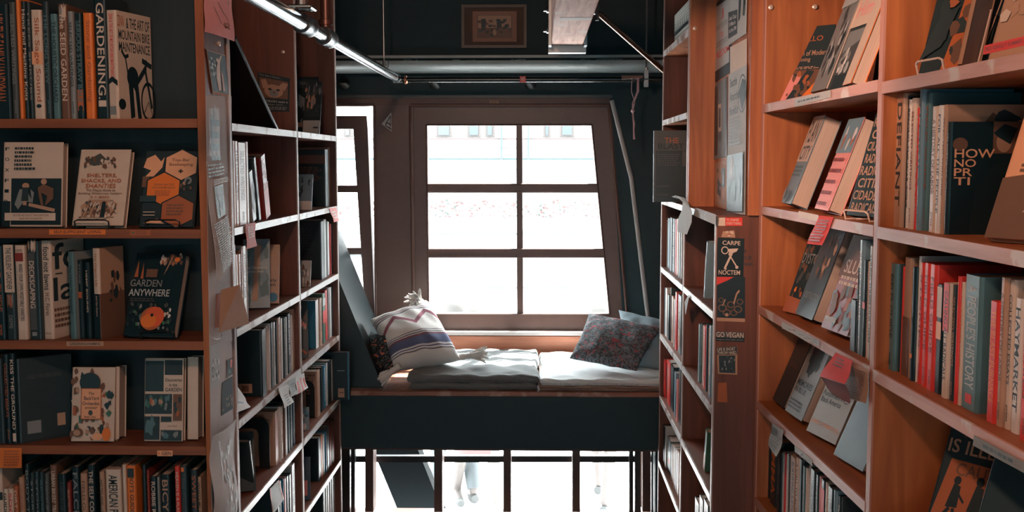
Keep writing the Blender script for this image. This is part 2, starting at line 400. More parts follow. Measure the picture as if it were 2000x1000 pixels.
# raised mouldings
B = MB()
for a, b in [((732, 205), (520, 205)), ((731, 205), (736, 740)), ((801, 206), (808, 650)), ((801, 205), (1190, 205)), ((1189, 205), (1228, 655))]:
    B.tube([at_y(*a, YW-.004), at_y(*b, YW-.004)], .007, BROWN, 8)
struct(B.build('trim_1'))
B = MB(); B.box((at_y(520, 190, YW-.01).x, YW-.012, at_y(0, 193, YW).z), (at_y(1195, 190, YW).x, YW, at_y(0, 187, YW).z), mat((.05, .06, .06), .4)); struct(B.build('trim_2'))
# glass shader
GLASS = bpy.data.materials.new('window_glass'); GLASS.use_nodes = True; g = GLASS.node_tree; g.nodes.clear()
go = g.nodes.new('ShaderNodeOutputMaterial'); gm = g.nodes.new('ShaderNodeMixShader'); gt = g.nodes.new('ShaderNodeBsdfTransparent'); gg = g.nodes.new('ShaderNodeBsdfGlossy'); gf = g.nodes.new('ShaderNodeLayerWeight'); gp = g.nodes.new('ShaderNodeMath'); gp.operation = 'POWER'; gp.inputs[1].default_value = 5
gt.inputs[0].default_value = (.97, .98, .98, 1); gg.inputs['Roughness'].default_value = .03; 
g.links.new(gf.outputs['Facing'], gp.inputs[0]); g.links.new(gp.outputs[0], gm.inputs[0]); g.links.new(gt.outputs[0], gm.inputs[1]); g.links.new(gg.outputs[0], gm.inputs[2]); g.links.new(gm.outputs[0], go.inputs[0])
def lerp(a, b, t): return a+(b-a)*t
# main window: leaning right stile
win = empty('window_1', at_y(1010, 650, YW)); struct(win)
bpy.context.view_layer.update()
def wpart(name, polys, Y0, Y1, m, root):
    b = MB()
    for p in polys: b.prism([at_y(x, y, Y0)-root.location for x, y in p], (0, Y1-Y0, 0), m)
    return b.build(name, root)
Y0 = YW+.02; Y1 = YW+.075
wpart('sash_frame', [[(806, 204), (1189, 204), (1191, 245), (806, 245)], [(812, 613), (1222, 613), (1226, 652), (812, 652)],
                     [(808, 245), (834, 245), (838, 613), (812, 613)], [(1155, 245), (1190, 245), (1222, 613), (1190, 613)]], Y0, Y1, BROWN, win)
wpart('muntin', [[(1008, 245), (1020, 245), (1022, 613), (1010, 613)]], Y0+.008, Y1-.01, BROWN, win)
for ya in (361, 488): wpart('muntin', [[(835, ya), (1168 if ya < 400 else 1179, ya), (1169 if ya < 400 else 1180, ya+13), (835, ya+13)]], Y0+.01, Y1-.012, BROWN, win)
wpart('pane', [[(834, 245), (1155, 245), (1190, 613), (838, 613)]], YW+.05, YW+.053, GLASS, win)
b = MB(); rl = win.location
for q in ([(833, 244), (1156, 244)], [(837, 614), (1191, 614)], [(833, 244), (837, 614)], [(1156, 244), (1191, 614)], [(835, 360), (1167, 360)], [(835, 375), (1168, 375)], [(836, 487), (1178, 487)], [(836, 502), (1179, 502)]):
    b.tube([at_y(*q[0], Y0)-rl, at_y(*q[1], Y0)-rl], .0045, BROWN2, 6)
b.build('bead', win)
# left window with a crooked, half-open sash
w2 = empty('window_2', at_y(640, 620, YW)); struct(w2)
wpart('sash_frame', [[(520, 226), (716, 226), (718, 252), (520, 252)], [(690, 252), (718, 252), (731, 598), (712, 598)], [(520, 598), (712, 598), (731, 598), (732, 628), (520, 628)]], Y0, Y1, BROWN, w2)
wpart('muntin', [[(520, 362), (697, 362), (698, 376), (520, 376)]], Y0+.008, Y1-.012, BROWN, w2)
wpart('muntin', [[(520, 484), (705, 484), (706, 497), (520, 497)]], Y0+.008, Y1-.012, BROWN, w2)
wpart('pane', [[(520, 252), (690, 252), (712, 598), (520, 598)]], YW+.05, YW+.053, GLASS, w2)
# sill and pine seat back
B = MB(); a = at_y(868, 645, YW); bq = at_y(1228, 653, YW); B.box((a.x, YW-.05, bq.z), (bq.x, YW+.03, a.z), mat((.88, .80, .76), .35)); struct(B.build('trim_3'))
B = MB(); a = at_y(812, 656, YW-.02); bq = at_y(1230, 740, YW-.02); B.box((a.x, YW-.025, bq.z), (bq.x, YW-.001, a.z), SEATB); struct(B.build('trim_4'))
# upper picture rail shade: dark ledge over the steel channel
# ---------------- steel channel along the wall
ch = empty('steel_channel', at_y(980, 135, 4.92)); cl = ch.location
XL, XR = -1.3, 1.3
PALE = mat((.27, .33, .33), .42, 0, .15); DKS = mat((.03, .035, .036), .6)
z_ = lambda y, Y=4.85: at_y(980, y, Y).z
B = MB(); B.box((XL-cl.x, -.08, z_(113)-cl.z), (XR-cl.x, .10, z_(108)-cl.z), PALE); B.build('top_flange', ch)
B = MB(); B.box((XL-cl.x, -.02, z_(118)-cl.z), (XR-cl.x, .10, z_(113)-cl.z), DKS)
rr = random.Random(3)
for k in range(46):
    x = rr.choice([-.62, -.36, -.1, .16, .3, .52])+rr.uniform(-.05, .05); B.tube([(x-cl.x, -.03, z_(116)-cl.z+rr.uniform(-.006, .006)), (x+rr.uniform(.01, .03)-cl.x, -.03, z_(116)-cl.z+rr.uniform(-.006, .006))], .0025, PALE, 5)
B.build('slot_web', ch)
prof = []
for i in range(9):
    t = i/8; prof.append((0, -.07+.10*t*t, z_(118)-cl.z-(z_(118)-z_(137))*math.sin(t*math.pi/2)))
poly = [Vector((XL-cl.x, p[1], p[2])) for p in prof]+[Vector((XL-cl.x, .10, prof[-1][2])), Vector((XL-cl.x, .10, prof[0][2]))]
B = MB(); B.prism(poly, (XR-XL, 0, 0), PALE); o = B.build('curved_flange', ch); shade_auto(o)
tag(ch, 'long pale steel channel running across the wall above the windows', 'steel channel')
# washers on the dark band
for k, (x, lab) in enumerate([(672, 'round bolt washer on dark wall above the left window'), (850, 'round bolt washer on dark wall left of main window centre'), (1036, 'round bolt washer on dark wall below the small red tag')]):
    p = at_y(x, 163, YW-.0005); r = empty('bolt_washer', p)
    B = MB(); B.lathe((0, 0, 0), (0, -1, 0), [(0, .03), (.004, .03), (.006, .026), (.004, .022)], mat((.05, .06, .062), .3, .6), 24); shade_auto(B.build('plate', r))
    B = MB(); B.lathe((0, -.004, 0), (0, -1, 0), [(0, .015), (.006, .015), (.012, .008), (.013, 0)], mat((.14, .16, .17), .3, .8), 6); B.build('bolt', r)
    tag(r, lab, 'bolt washer', 'bolt washers on the dark wall')
# ---------------- framed picture
p0 = at_y(902, 95, YW); p1 = at_y(1029, 10, YW); fr = empty('framed_picture', (p0.x, YW, p0.z)); W_, H_ = p1.x-p0.x, p1.z-p0.z
B = MB(); fw = .014
for a, b_ in (((0, 0), (W_, fw)), ((0, H_-fw), (W_, H_)), ((0, fw), (fw, H_-fw)), ((W_-fw, fw), (W_, H_-fw))): B.box((a[0], -.025, a[1]), (b_[0], -.001, b_[1]), mat((.05, .028, .02), .4))
B.build('frame', fr)
B = MB(); B.box((fw, -.014, fw), (W_-fw, -.002, H_-fw), mat((.10, .055, .038), .7)); mt_ = B.build('mat_board', fr)
B = MB(); B.box((W_*.17, -.017, H_*.15), (W_*.845, -.014, H_*.85), mat((.38, .2, .14), .7)); pr = B.build('print', fr)
art(pr, plane_face((W_*.17, -.017, H_*.15), (W_*.675, 0, 0), (0, 0, H_*.7)), [('r', .1, .12, .9, .88, 'brown'), ('r', .12, .45, .88, .86, 'tan'), ('m', .12, .15, .88, .75, 40, ['charcoal', 'brown', 'dark grey'], .07), ('r', .2, .45, .3, .75, 'charcoal'), ('r', .55, .45, .66, .7, 'charcoal'), ('c', .5, .3, .04, .1, 'tan')], artname='picture')
tag(fr, 'small framed dark landscape print hanging on the wall above the windows', 'framed picture')
# ---------------- wooden beam under the ceiling with steel shoe
bx0 = at_y(1077, 88, 4.3); bx1 = at_y(1139, 88, 4.3); bm_ = empty('ceiling_beam', ((bx0.x+bx1.x)/2, 4.3, bx0.z))
BEAMW = wood('rough_sawn_beam', (.50, .24, .18), (.95, .66, .56), 'Y', rough=.7, scale=2.2, worn=.12, worncol=(.8, .62, .55))
hw = (bx1.x-bx0.x)/2
B = MB(); B.box((-hw, -2.6, 0), (hw, .02, .22), BEAMW, .004); b1 = B.build('beam', bm_)
B = MB(); B.box((-hw-.012, -.10, -.012), (-hw-.001, .06, .2), STEEL); B.box((hw+.001, -.10, -.012), (hw+.012, .06, .2), STEEL); B.box((-hw-.012, .0, -.03), (hw+.012, .06, -.001), mat((.5, .52, .52), .4, .3)); B.build('steel_shoe', bm_)
for yy, zz in ((-.06, .05), (-.06, .13)):
    B = MB(); B.lathe((-hw-.012, yy, zz), (-1, 0, 0), [(0, .011), (.008, .011), (.008, .006), (.02, .006), (.021, 0)], CHROME, 8); B.build('bolt', bm_)
a = at_y(1098, 29, 3.55); B = MB(); B.box((-.045, -.82, -.001), (.06, -.76, -.0001), mat((.75, .7, .66), .7)); B.build('paper_label', bm_)
B = MB(); B.lathe((-.0, -.14, -.001), (0, 0, -1), [(0, .012), (.001, .012)], COPPER, 12)
tag(bm_, 'rough pink-lit wooden ceiling beam seated in a steel shoe', 'beam')
# ---------------- sprinkler pipe
XP = -.64; ZP = 2.07
pp = empty('sprinkler_pipe', (XP, 2.0, ZP))
def Yp(px): return XP*FPX/(px-1055)
B = MB(); B.tube([(0, 0, 0), (0, Yp(603)-2, 0)], .0205, CHROME, 24); B.tube([(0, Yp(603)-2, 0), (0, Yp(640)-2, 0)], .017, CHROME, 24); shade_auto(B.build('pipe', pp))
B = MB(); B.tube([(0, Yp(640)-2, 0), (0, 2.66, 0)], .0175, CHROME, 24); shade_auto(B.build('pipe', pp))
for px in (600, 641):
    y = Yp(px)-2; B = MB(); B.lathe((0, y-.05, 0), (0, 1, 0), [(0, .018), (.0, .026), (.012, .028), (.02, .024), (.07, .024), (.08, .028), (.1, .027), (.1, .018)], STEEL, 24); shade_auto(B.build('coupling', pp))
y = Yp(640)-2; B = MB(); B.lathe((0, y, 0), (0, 0, 1), [(0, .018), (.035, .018), (.036, .022), (.05, .022), (.052, .016), (.2, .016), (.55, .016)], mat((.13, .06, .045), .35, .6), 18); shade_auto(B.build('riser', pp))
y = Yp(580)-2; B = MB(); B.box((-.02, y-.03, .024), (.05, y+.04, .034), CHROME, .003); B.lathe((.02, y, .034), (0, 0, 1), [(0, .014), (.03, .014), (.03, .008), (.5, .008)], STEEL, 12); B.build('clamp', pp)
B = MB(); B.lathe((0, 2.66, 0), (0, 1, 0), [(0, .0175), (0, .021), (.03, .021), (.05, .016), (.055, .0)], CHROME, 20); shade_auto(B.build('end_cap', pp))
tag(pp, 'thick chrome sprinkler pipe running back along the ceiling on the left', 'pipe')
# cross pipe
c0 = at_y(783, 156, 4.72); c1 = at_y(1297, 156, 4.72)
cp = empty('cross_pipe', c0); L_ = .62/ (1) ; Lx = at_y(1236, 156, 4.72).x-c0.x; Lf = at_y(1420, 156, 4.72).x-c0.x
DKPIPE = mat((.05, .06, .063), .25, .7)
B = MB(); B.tube([(0, 0, 0), (Lf, 0, 0)], .0125, DKPIPE, 16); shade_auto(B.build('pipe', cp))
B = MB(); B.tube([(-.035, -.0, .0), (.005, 0, 0)], .016, CHROME, 16); shade_auto(B.build('elbow', cp))
B = MB(); B.lathe((.018, 0, 0), (1, 0, 0), [(0, .0125), (0, .019), (.008, .019), (.008, .0125)], COPPER, 16); B.build('collar', cp)
tag(cp, 'thin dark horizontal pipe crossing in front of the steel channel', 'pipe')
a = at_y(1021, 154.5, 4.705); B = MB(); B.box((a.x-.013, 4.703, a.z-.014), (a.x+.013, 4.7065, a.z+.012), cm('red')); tg = bake_origin(B.build('red_tag'))
art(tg, plane_face((-.013, -.0018, 0), (.026, 0, 0), (0, 0, .026)), [('t', 'W', .15, .2, .85, .8, 'white')], titlename='letter')
tag(tg, 'tiny red square tag with a white letter on the cross pipe', 'tag')
# hangers
def hanger(px, ybot, Y, label, clev):
    p = at_y(px, ybot, Y); h = empty('pipe_hanger', p)
    B = MB(); B.tube([(0, 0, .02), (0, 0, 2.75-p.z)], .0042, STEEL, 10); B.build('rod', h)
    B = MB()
    if clev: 
        B.tube([(-.018, 0, .03), (-.018, 0, -.0), (-.008, 0, -.0+.012), (.008, 0, .012), (.018, 0, 0), (.018, 0, .03)], .002, STEEL, 6); B.lathe((0, 0, .0), (0, 0, 1), [(0, .006), (.03, .006), (.045, .003)], STEEL, 8)
    else: B.box((-.009, -.012, -.045), (.009, -.004+.016, .03), STEEL); B.lathe((0, 0, .02), (0, 0, 1), [(0, .008), (.02, .008)], CHROME, 6)
    B.build('bracket', h); tag(h, label, 'pipe hanger', 'pipe hangers')
hanger(750, 132, 4.42, 'thin rod hanging from the ceiling to the thick chrome pipe', True)
hanger(1262, 150, 4.72, 'thin rod with flat bracket holding the right end of the cross pipe', False)
a = at_y(1168, 25, 4.2); b_ = at_y(1312, 152, 4.45); r = empty('brace_pipe', a)
B = MB(); B.tube([(0, 0, 0), b_-a], .011, mat((.30, .22, .18), .22, .9), 14); shade_auto(B.build('pipe', r))
B = MB(); B.tube([(-.004, 0, .03), (-.004, 0, -.03)], .008, STEEL, 8); B.tube([(-.03, 0, 0), (.0, 0, 0)], .007, CHROME, 8); B.build('bracket', r)
tag(r, 'diagonal metal brace running from the beam down to the right bookcase', 'pipe')
# wood scrap with hanging yarn
a = at_y(1236, 152, 4.69); B = MB(); B.prism([Vector((-.048, 0, -.007)), Vector((-.048, 0, .011)), Vector((.045, 0, .010)), Vector((.045, 0, .0))], (0, .012, 0), mat((.22, .13, .1), .7)); o = B.build('wood_scrap'); o.location = a; tag(o, 'small scrap of wood resting against the right end of the cross pipe', 'wood scrap')
B = MB(); YARN = mat((.55, .36, .40), .9); rr = random.Random(5)
for k in range(9):
    x0 = rr.choice([-.003, .020, .024])+rr.uniform(-.002, .002); pts = []
    pts.append((x0, -.004, 0)); pts.append((x0+rr.uniform(-.004, .004), -.004, -.06)); pts.append((.004+rr.uniform(-.006, .006), -.004, -.11)); pts.append((-.0+rr.uniform(-.004, .004), -.004, -.14)); pts.append((.006+rr.uniform(-.004, .004), -.004, -.2)); pts.append((.008+rr.uniform(-.004, .004), -.004, -.27))
    B.tube(pts, .0013, YARN, 5)
B.lathe((.0, -.004, -.145), (0, 0, 1), [(-.01, .003), (0, .009), (.01, .004)], YARN, 8)
o = B.build('yarn_strands'); o.location = a+Vector((0, -.004, .0)); tag(o, 'knotted pale pink yarn dangling from the wood scrap by the window', 'yarn')
# leaning pale pole on the dark wall
P0 = at_y(1195, 196, YW-.03); Pm = at_y(1233, 348, YW-.03); P1 = at_y(1268, 640, YW-.03)
B = MB(); B.tube([P0, Pm, P1], .011, mat((.36, .36, .35), .5), 12); o = bake_origin(B.build('pole')); shade_auto(o); tag(o, 'slim pale bent pole leaning on the dark wall right of the window', 'pole')
# triangular paper sign
a = [at_y(*q, YW-.006) for q in ((764, 220), (745, 242), (765, 257))]
B = MB(); B.prism(a, (0, .0012, 0), mat((.55, .5, .48), .7)); o = B.build('paper_sign')
fc = lambda u, v: (at_y(740+30*u, 262-45*v, YW-.0065), Vector((0, -1, 0)))
art(o, fc, [('l', [(.75, .8), (.42, .38), (.82, .2)], .05, 'black'), ('l', [(.75, .8), (.72, .2)], .05, 'black'), ('l', [(.45, .5), (.8, .42)], .05, 'black')], artname='drawing')
tag(o, 'small triangular paper with a black letter pinned between the two windows', 'sign')
a = at_y(956, 204, YW-.001); b_ = at_y(974, 196, YW-.001); B = MB(); B.box((a.x, YW-.004, a.z), (b_.x, YW-.001, b_.z), mat((.32, .2, .12), .7)); o = bake_origin(B.build('paper_label')); art(o, plane_face((-(b_.x-a.x)/2, -.0016, 0), (b_.x-a.x, 0, 0), (0, 0, b_.z-a.z)), [('x', .1, .1, .9, .9, 2, 'brown')], artname='print'); tag(o, 'small tan label stuck on the window header', 'label')

# ================================================================== window seat
ZB = .715; YF = 4.44
bn = empty('window_bench', (0, YF, 0)); XA, XB = -1.15, .86
B = MB(); B.box((XA, 0, ZB-.022), (XB, YW-.03-YF, ZB), BENCHW, .003); B.build('seat_board', bn)
zf = at_y(980, 877, YF).z
B = MB(); B.box((XA, .006, zf), (XB, .03, ZB-.022), TEALB); B.build('front_panel', bn)
B = MB(); B.box((XA, .004, zf-.008), (XB, .034, zf), mat((.05, .032, .028), .5)); B.build('lower_rail', bn)
tag(bn, 'built-in window seat with worn wooden top and dark front panel', 'bench')
# slanting back rest at the left end
pts = [(600, 395), (748, 751), (600, 751)]
q = [at_z(748, 751, ZB)]
f0 = [at_y(x, y, 4.50) for x, y in pts]; f0[1].z = ZB+.0005; f0[2].z = ZB+.0005
B = MB(); B.prism(f0, (0, .42, 0), mat((.016, .034, .040), .35, bump=.1)); o = bake_origin(B.build('backrest')); tag(o, 'dark slanted wooden backrest at the left end of the window seat', 'backrest')
# doodles on bench
o = art(bn, plane_face((-.82, .01, ZB), (.28, 0, 0), (0, .30, 0)), [('l', [(.2+.05*math.cos(t*1.3+t*t*.1)+t*.03, .25+.2*math.sin(t*1.9)) for t in range(16)], .008, 'charcoal'), ('l', [(.1+.04*math.cos(t*2.1)+t*.02, .6+.15*math.sin(t*1.3)) for t in range(12)], .008, 'charcoal')], artname='pen_doodles')
# folded pads
def cloth(name, base, stripe=None, kind='weave'):
    m, n, b = nt(name, .9); tc = n.nodes.new('ShaderNodeTexCoord')
    wv = n.nodes.new('ShaderNodeTexWave'); wv.inputs['Scale'].default_value = 60; wv.inputs['Distortion'].default_value = 1.5; wv.bands_direction = 'DIAGONAL'
    n.links.new(tc.outputs['Object'], wv.inputs['Vector'])
    bp = n.nodes.new('ShaderNodeBump'); bp.inputs['Strength'].default_value = .5; bp.inputs['Distance'].default_value = .002; n.links.new(wv.outputs['Fac'], bp.inputs['Height']); n.links.new(bp.outputs[0], b.inputs['Normal'])
    mx = n.nodes.new('ShaderNodeMix'); mx.data_type = 'RGBA'; mx.inputs[6].default_value = rgb([c*.82 for c in base]); mx.inputs[7].default_value = rgb(base); n.links.new(wv.outputs['Fac'], mx.inputs[0]); n.links.new(mx.outputs[2], b.inputs['Base Color'])
    b.inputs['Sheen Weight'].default_value = .3
    return m
def pad(name, x0, x1, y0, y1, z0, layers, m, label, seed, mb_low=None):
    B = MB(); rr = random.Random(seed); NX, NY, NS = 44, 30, 6
    z = z0
    for li, th in enumerate(layers):
        mm = m if (li == len(layers)-1 or mb_low is None) else mb_low
        ins = 0 if li == len(layers)-1 else .001; r = th/2
        ph = [rr.uniform(0, 6) for _ in range(6)]
        def P(u, v, top):
            du = min(u, 1-u)*(x1-x0); dv = min(v, 1-v)*(y1-y0); ed = min(du, dv); f = math.sqrt(max(0, 1-(1-min(1, ed/r))**2))
            X = x0+ins+(x1-x0-2*ins)*u+.006*math.sin(v*9+ph[0])*(1-2*u); Yy = y0+ins+(y1-y0-2*ins)*v+.006*math.sin(u*11+ph[1])*(1-2*v)
            wob = .0035*math.sin(u*17+ph[2]+3*v)*math.sin(v*13+ph[3])+.0025*math.sin(u*31+v*23+ph[4])
            seam = -.006*math.exp(-((ed-.03)/.006)**2)
            Z = z+r+(r*f if top else -r*f)+((wob+seam+.028*v)*f if top else 0)
            return (X, Yy, Z)
        us = [0, .006, .014, .025, .04]+[.04+.92*i/NX for i in range(1, NX)]+[.96, .975, .986, .994, 1]
        vs_ = [0, .01, .022, .04, .06]+[.06+.88*i/NY for i in range(1, NY)]+[.94, .96, .978, .99, 1]
        nu, nv = len(us), len(vs_); vv = [P(u, v, True) for v in vs_ for u in us]+[P(u, v, False) for v in vs_ for u in us]
        o_ = nu*nv; fs = []
        for j in range(nv-1):
            for i in range(nu-1): a = j*nu+i; fs += [(a, a+1, a+nu+1, a+nu), (o_+a+nu, o_+a+nu+1, o_+a+1, o_+a)]
        B.add(vv, fs, mm); z += th*.985
    o = bake_origin(B.build(name)); me = o.data; me.polygons.foreach_set('use_smooth', [True]*len(me.polygons))
    return tag(o, label, 'seat cushion', 'folded seat pads on the bench')
xa = at_y(797, 765, 4.47).x; xb = at_y(1051, 765, 4.47).x; xc = at_y(1054, 765, 4.47).x
pad('seat_pad', xa, xb, 4.465, 4.97, ZB+.001, [.030, .036], cloth('charcoal_weave', (.15, .17, .17)), 'folded charcoal quilted pad on the left of the window seat', 1)
pad('seat_pad', xc, .60, 4.455, 4.97, ZB+.001, [.010, .012, .030], cloth('white_weave', (.76, .82, .84)), 'folded white quilted pad on the right of the window seat', 2, cloth('white_weave_shade', (.30, .2, .15)))  # lower folds coloured tan to paint in the shade under the white layer
# cushions
def cushion(name, cs, thick, m, label, seed=1, n=34, wr=.004, pinch=.10, group=None, bulge=.5):
    cs = [Vector(c) for c in cs]; N = (cs[1]-cs[0]).cross(cs[3]-cs[0]).normalized(); rr = random.Random(seed); ph = [rr.uniform(0, 6) for _ in range(8)]
    vs = []; uvs = []
    cen = sum(cs, Vector())/4
    def P(u, v, sg):
        p = (cs[0]*(1-u)+cs[1]*u)*(1-v)+(cs[3]*(1-u)+cs[2]*u)*v
        eu, ev = 1-abs(2*u-1)**2.2, 1-abs(2*v-1)**2.2
        k = pinch*((1-abs(2*u-1)**2)*abs(2*v-1)**4+(1-abs(2*v-1)**2)*abs(2*u-1)**4); p = p+(cen-p)*k
        hgt = (max(0, eu*ev))**bulge
        corner = abs(2*u-1)*abs(2*v-1)
        w_ = wr*hgt*(math.sin(9*u+5*v+ph[0])*math.sin(7*v-4*u+ph[1])+.7*math.sin(23*u+11*v+ph[2])*math.sin(5*v+ph[3])+.5*math.sin(31*v-17*u+ph[4])*corner*2)
        return p+N*sg*(thick/2*hgt)+N*w_
    g = [i/n for i in range(n+1)]; g = [.5-.5*math.cos(math.pi*q)*(.9+.1) for q in g]
    for sg in (1, -1):
        for v in g:
            for u in g: vs.append(P(u, v, sg)); uvs.append((u, v))
    M_ = n+1; o_ = M_*M_; fs = []
    for j in range(n):
        for i in range(n): a = j*M_+i; fs += [(a, a+1, a+M_+1, a+M_), (o_+a+M_, o_+a+M_+1, o_+a+1, o_+a)]
    B = MB(); B.add(vs, fs, m); o = B.build(name); me = o.data; uvl = me.uv_layers.new(name='uv')
    for lp in me.loops: uvl.data[lp.index].uv = uvs[lp.vertex_index]
    me.polygons.foreach_set('use_smooth', [True]*len(me.polygons)); c0 = Vector((cen.x, cen.y, min(v.z for v in vs))); me.transform(Matrix.Translation(-c0)); o.location = c0
    if label: tag(o, label, 'pillow', group)
    return o, N
def uvramp(name, axis, stops, rough=.9, distort=.02, extra=None, bumps=260):
    m, n, b = nt(name, rough); uv = n.nodes.new('ShaderNodeUVMap'); sp = n.nodes.new('ShaderNodeSeparateXYZ'); n.links.new(uv.outputs[0], sp.inputs[0])
    nz = n.nodes.new('ShaderNodeTexNoise'); nz.inputs['Scale'].default_value = 5; n.links.new(uv.outputs[0], nz.inputs['Vector'])
    ma = n.nodes.new('ShaderNodeMath'); ma.operation = 'MULTIPLY_ADD'; n.links.new(nz.outputs['Fac'], ma.inputs[0]); ma.inputs[1].default_value = distort; n.links.new(sp.outputs[axis], ma.inputs[2])
    cr = n.nodes.new('ShaderNodeValToRGB'); cr.color_ramp.interpolation = 'CONSTANT'
    els = cr.color_ramp.elements
    while len(els) > 1: els.remove(els[-1])
    els[0].position = stops[0][0]; els[0].color = rgb(stops[0][1])
    for p, c in stops[1:]: e = els.new(p); e.color = rgb(c)
    n.links.new(ma.outputs[0], cr.inputs[0]); out = cr.outputs[0]
    if extra: out = extra(n, uv, sp, out)
    n.links.new(out, b.inputs['Base Color'])
    wv = n.nodes.new('ShaderNodeTexWave'); wv.inputs['Scale'].default_value = bumps/8; wv.bands_direction = 'DIAGONAL'; n.links.new(uv.outputs[0], wv.inputs['Vector']); bp = n.nodes.new('ShaderNodeBump'); bp.inputs['Strength'].default_value = .5; bp.inputs['Distance'].default_value = .002
    n.links.new(wv.outputs['Fac'], bp.inputs['Height']); n.links.new(bp.outputs[0], b.inputs['Normal'])
    return m
W1, G1, U1, N1, PK = (.80, .77, .73), (.16, .15, .17), (.24, .11, .14), (.13, .16, .28), (.34, .12, .16)
def zigzag(n, uv, sp, out):
    # woven zig-zag band of purple diamonds in the upper half
    wv = n.nodes.new('ShaderNodeTexWave'); wv.wave_profile = 'TRI'; wv.inputs['Scale'].default_value = .62; n.links.new(uv.outputs[0], wv.inputs['Vector'])
    a = n.nodes.new('ShaderNodeMath'); a.operation = 'MULTIPLY_ADD'; n.links.new(wv.outputs['Fac'], a.inputs[0]); a.inputs[1].default_value = .20; a.inputs[2].default_value = .56
    d = n.nodes.new('ShaderNodeMath'); d.operation = 'SUBTRACT'; n.links.new(sp.outputs[1], d.inputs[0]); n.links.new(a.outputs[0], d.inputs[1])
    ab = n.nodes.new('ShaderNodeMath'); ab.operation = 'ABSOLUTE'; n.links.new(d.outputs[0], ab.inputs[0])
    ls = n.nodes.new('ShaderNodeMath'); ls.operation = 'LESS_THAN'; n.links.new(ab.outputs[0], ls.inputs[0]); ls.inputs[1].default_value = .035
    mx = n.nodes.new('ShaderNodeMix'); mx.data_type = 'RGBA'; n.links.new(ls.outputs[0], mx.inputs[0]); n.links.new(out, mx.inputs[6]); mx.inputs[7].default_value = rgb(PK); return mx.outputs[2]
KNIT = uvramp('striped_knit', 1, [(0, W1), (.13, G1), (.145, W1), (.17, N1), (.185, W1), (.21, N1), (.33, U1), (.36, W1), (.375, G1), (.39, W1), (.41, G1), (.42, W1), (.50, W1), (.80, W1), (.82, G1), (.84, W1), (.86, U1), (.88, W1), (.90, G1), (.92, W1)], distort=.03, extra=zigzag)
# big knit pillow; corners: lower-left, lower-right, upper-right, upper-left
kc = [at_y(770, 722, 4.50), at_y(900, 703, 4.60), at_y(838, 592, 4.86), at_y(724, 624, 4.64)]
kp, KN = cushion('knit_pillow', kc, .22, KNIT, 'large striped knit pillow with tasselled corners leaning at the left of the window', 4, wr=.008, pinch=.06, bulge=.42)
TAS = mat((.66, .62, .58), .95, bump=.4)
def tassel(c, d, parent, n=16, L=.07, spread=.35, seed=1):
    B = MB(); rr = random.Random(seed); d = Vector(d).normalized(); c = Vector(c)-parent.location
    B.tube([c-d*.025, c-d*.008, c+d*.006, c+d*.018, c+d*.028], [.014, .016, .012, .015, .011], TAS, 10)
    a = d.orthogonal().normalized(); b = d.cross(a)
    for k in range(n):
        t = 6.283*k/n; q = (a*math.cos(t)+b*math.sin(t)); e = d*L*rr.uniform(.7, 1.05)+q*L*spread*rr.uniform(.3, 1)
        B.tube([c+d*.02+q*.004, c+d*.03+q*.011, c+d*.02+e*.6+q*.006, c+e+Vector((0, 0, -.004))], [.004, .0055, .005, .003], TAS, 6)
    o = B.build('tassel', parent); shade_auto(o, 60); return o
tassel(at_y(772, 720, 4.452), at_y(738, 744, 4.448)-at_y(772, 720, 4.452), kp, 22, .085, .30, 1)
tassel(at_y(908, 696, 4.62), at_y(952, 690, 4.62)-at_y(908, 696, 4.62), kp, 24, .10, .42, 2)
tassel(at_y(828, 592, 4.80), Vector((-.5, -.5, .35)), kp, 30, .075, .75, 3)
# dark embroidered pillow behind it
def floral(name, base, cols, sc=6.0):
    m, n, b = nt(name, .85); tc = n.nodes.new('ShaderNodeUVMap'); last = None
    prev = None
    for k, (c, th, s) in enumerate(cols):
        nz = n.nodes.new('ShaderNodeTexNoise'); nz.inputs['Scale'].default_value = sc*s; nz.inputs['Detail'].default_value = 3; nz.inputs['Distortion'].default_value = 2.2
        mp = n.nodes.new('ShaderNodeMapping'); mp.inputs['Location'].default_value = (k*3.1, k*1.7, 0); n.links.new(tc.outputs[0], mp.inputs[0]); n.links.new(mp.outputs[0], nz.inputs['Vector'])
        cr = n.nodes.new('ShaderNodeValToRGB'); cr.color_ramp.elements[0].position = th; cr.color_ramp.elements[1].position = th+.02
        n.links.new(nz.outputs['Fac'], cr.inputs[0]); mx = n.nodes.new('ShaderNodeMix'); mx.data_type = 'RGBA'
        if prev is None: mx.inputs[6].default_value = rgb(base)
        else: n.links.new(prev, mx.inputs[6])
        mx.inputs[7].default_value = rgb(c); n.links.new(cr.outputs[0], mx.inputs[0]); prev = mx.outputs[2]
    n.links.new(prev, b.inputs['Base Color']); return m
EMB = floral('embroidered_black', (.012, .018, .02), [((.14, .18, .18), .56, 2.2), ((.75, .2, .12), .62, .8), ((.7, .35, .28), .70, 1.6)], 5)
cushion('embroidered_pillow', [at_y(742, 738, 4.62), at_y(775, 722, 4.50), at_y(752, 655, 4.55), at_y(714, 642, 4.76)], .09, EMB, 'dark embroidered pillow with red flowers behind the striped knit pillow', 6, wr=.002)
PAIS = floral('paisley_cloth', (.060, .070, .075), [((.15, .18, .20), .50, 1.6), ((.42, .06, .07), .60, 1.0), ((.22, .20, .20), .60, 3.0), ((.50, .10, .10), .66, 2.2)], 7)
BLUEC = mat((.20, .27, .30), .85, bump=.3)
cushion('paisley_pillow', [at_y(1112, 700, 4.62), at_y(1243, 725, 4.50), at_y(1292, 640, 4.66), at_y(1150, 612, 4.80)], .12, PAIS, 'grey paisley pillow with red swirls lying on the white pad', 8, wr=.007, pinch=.07)
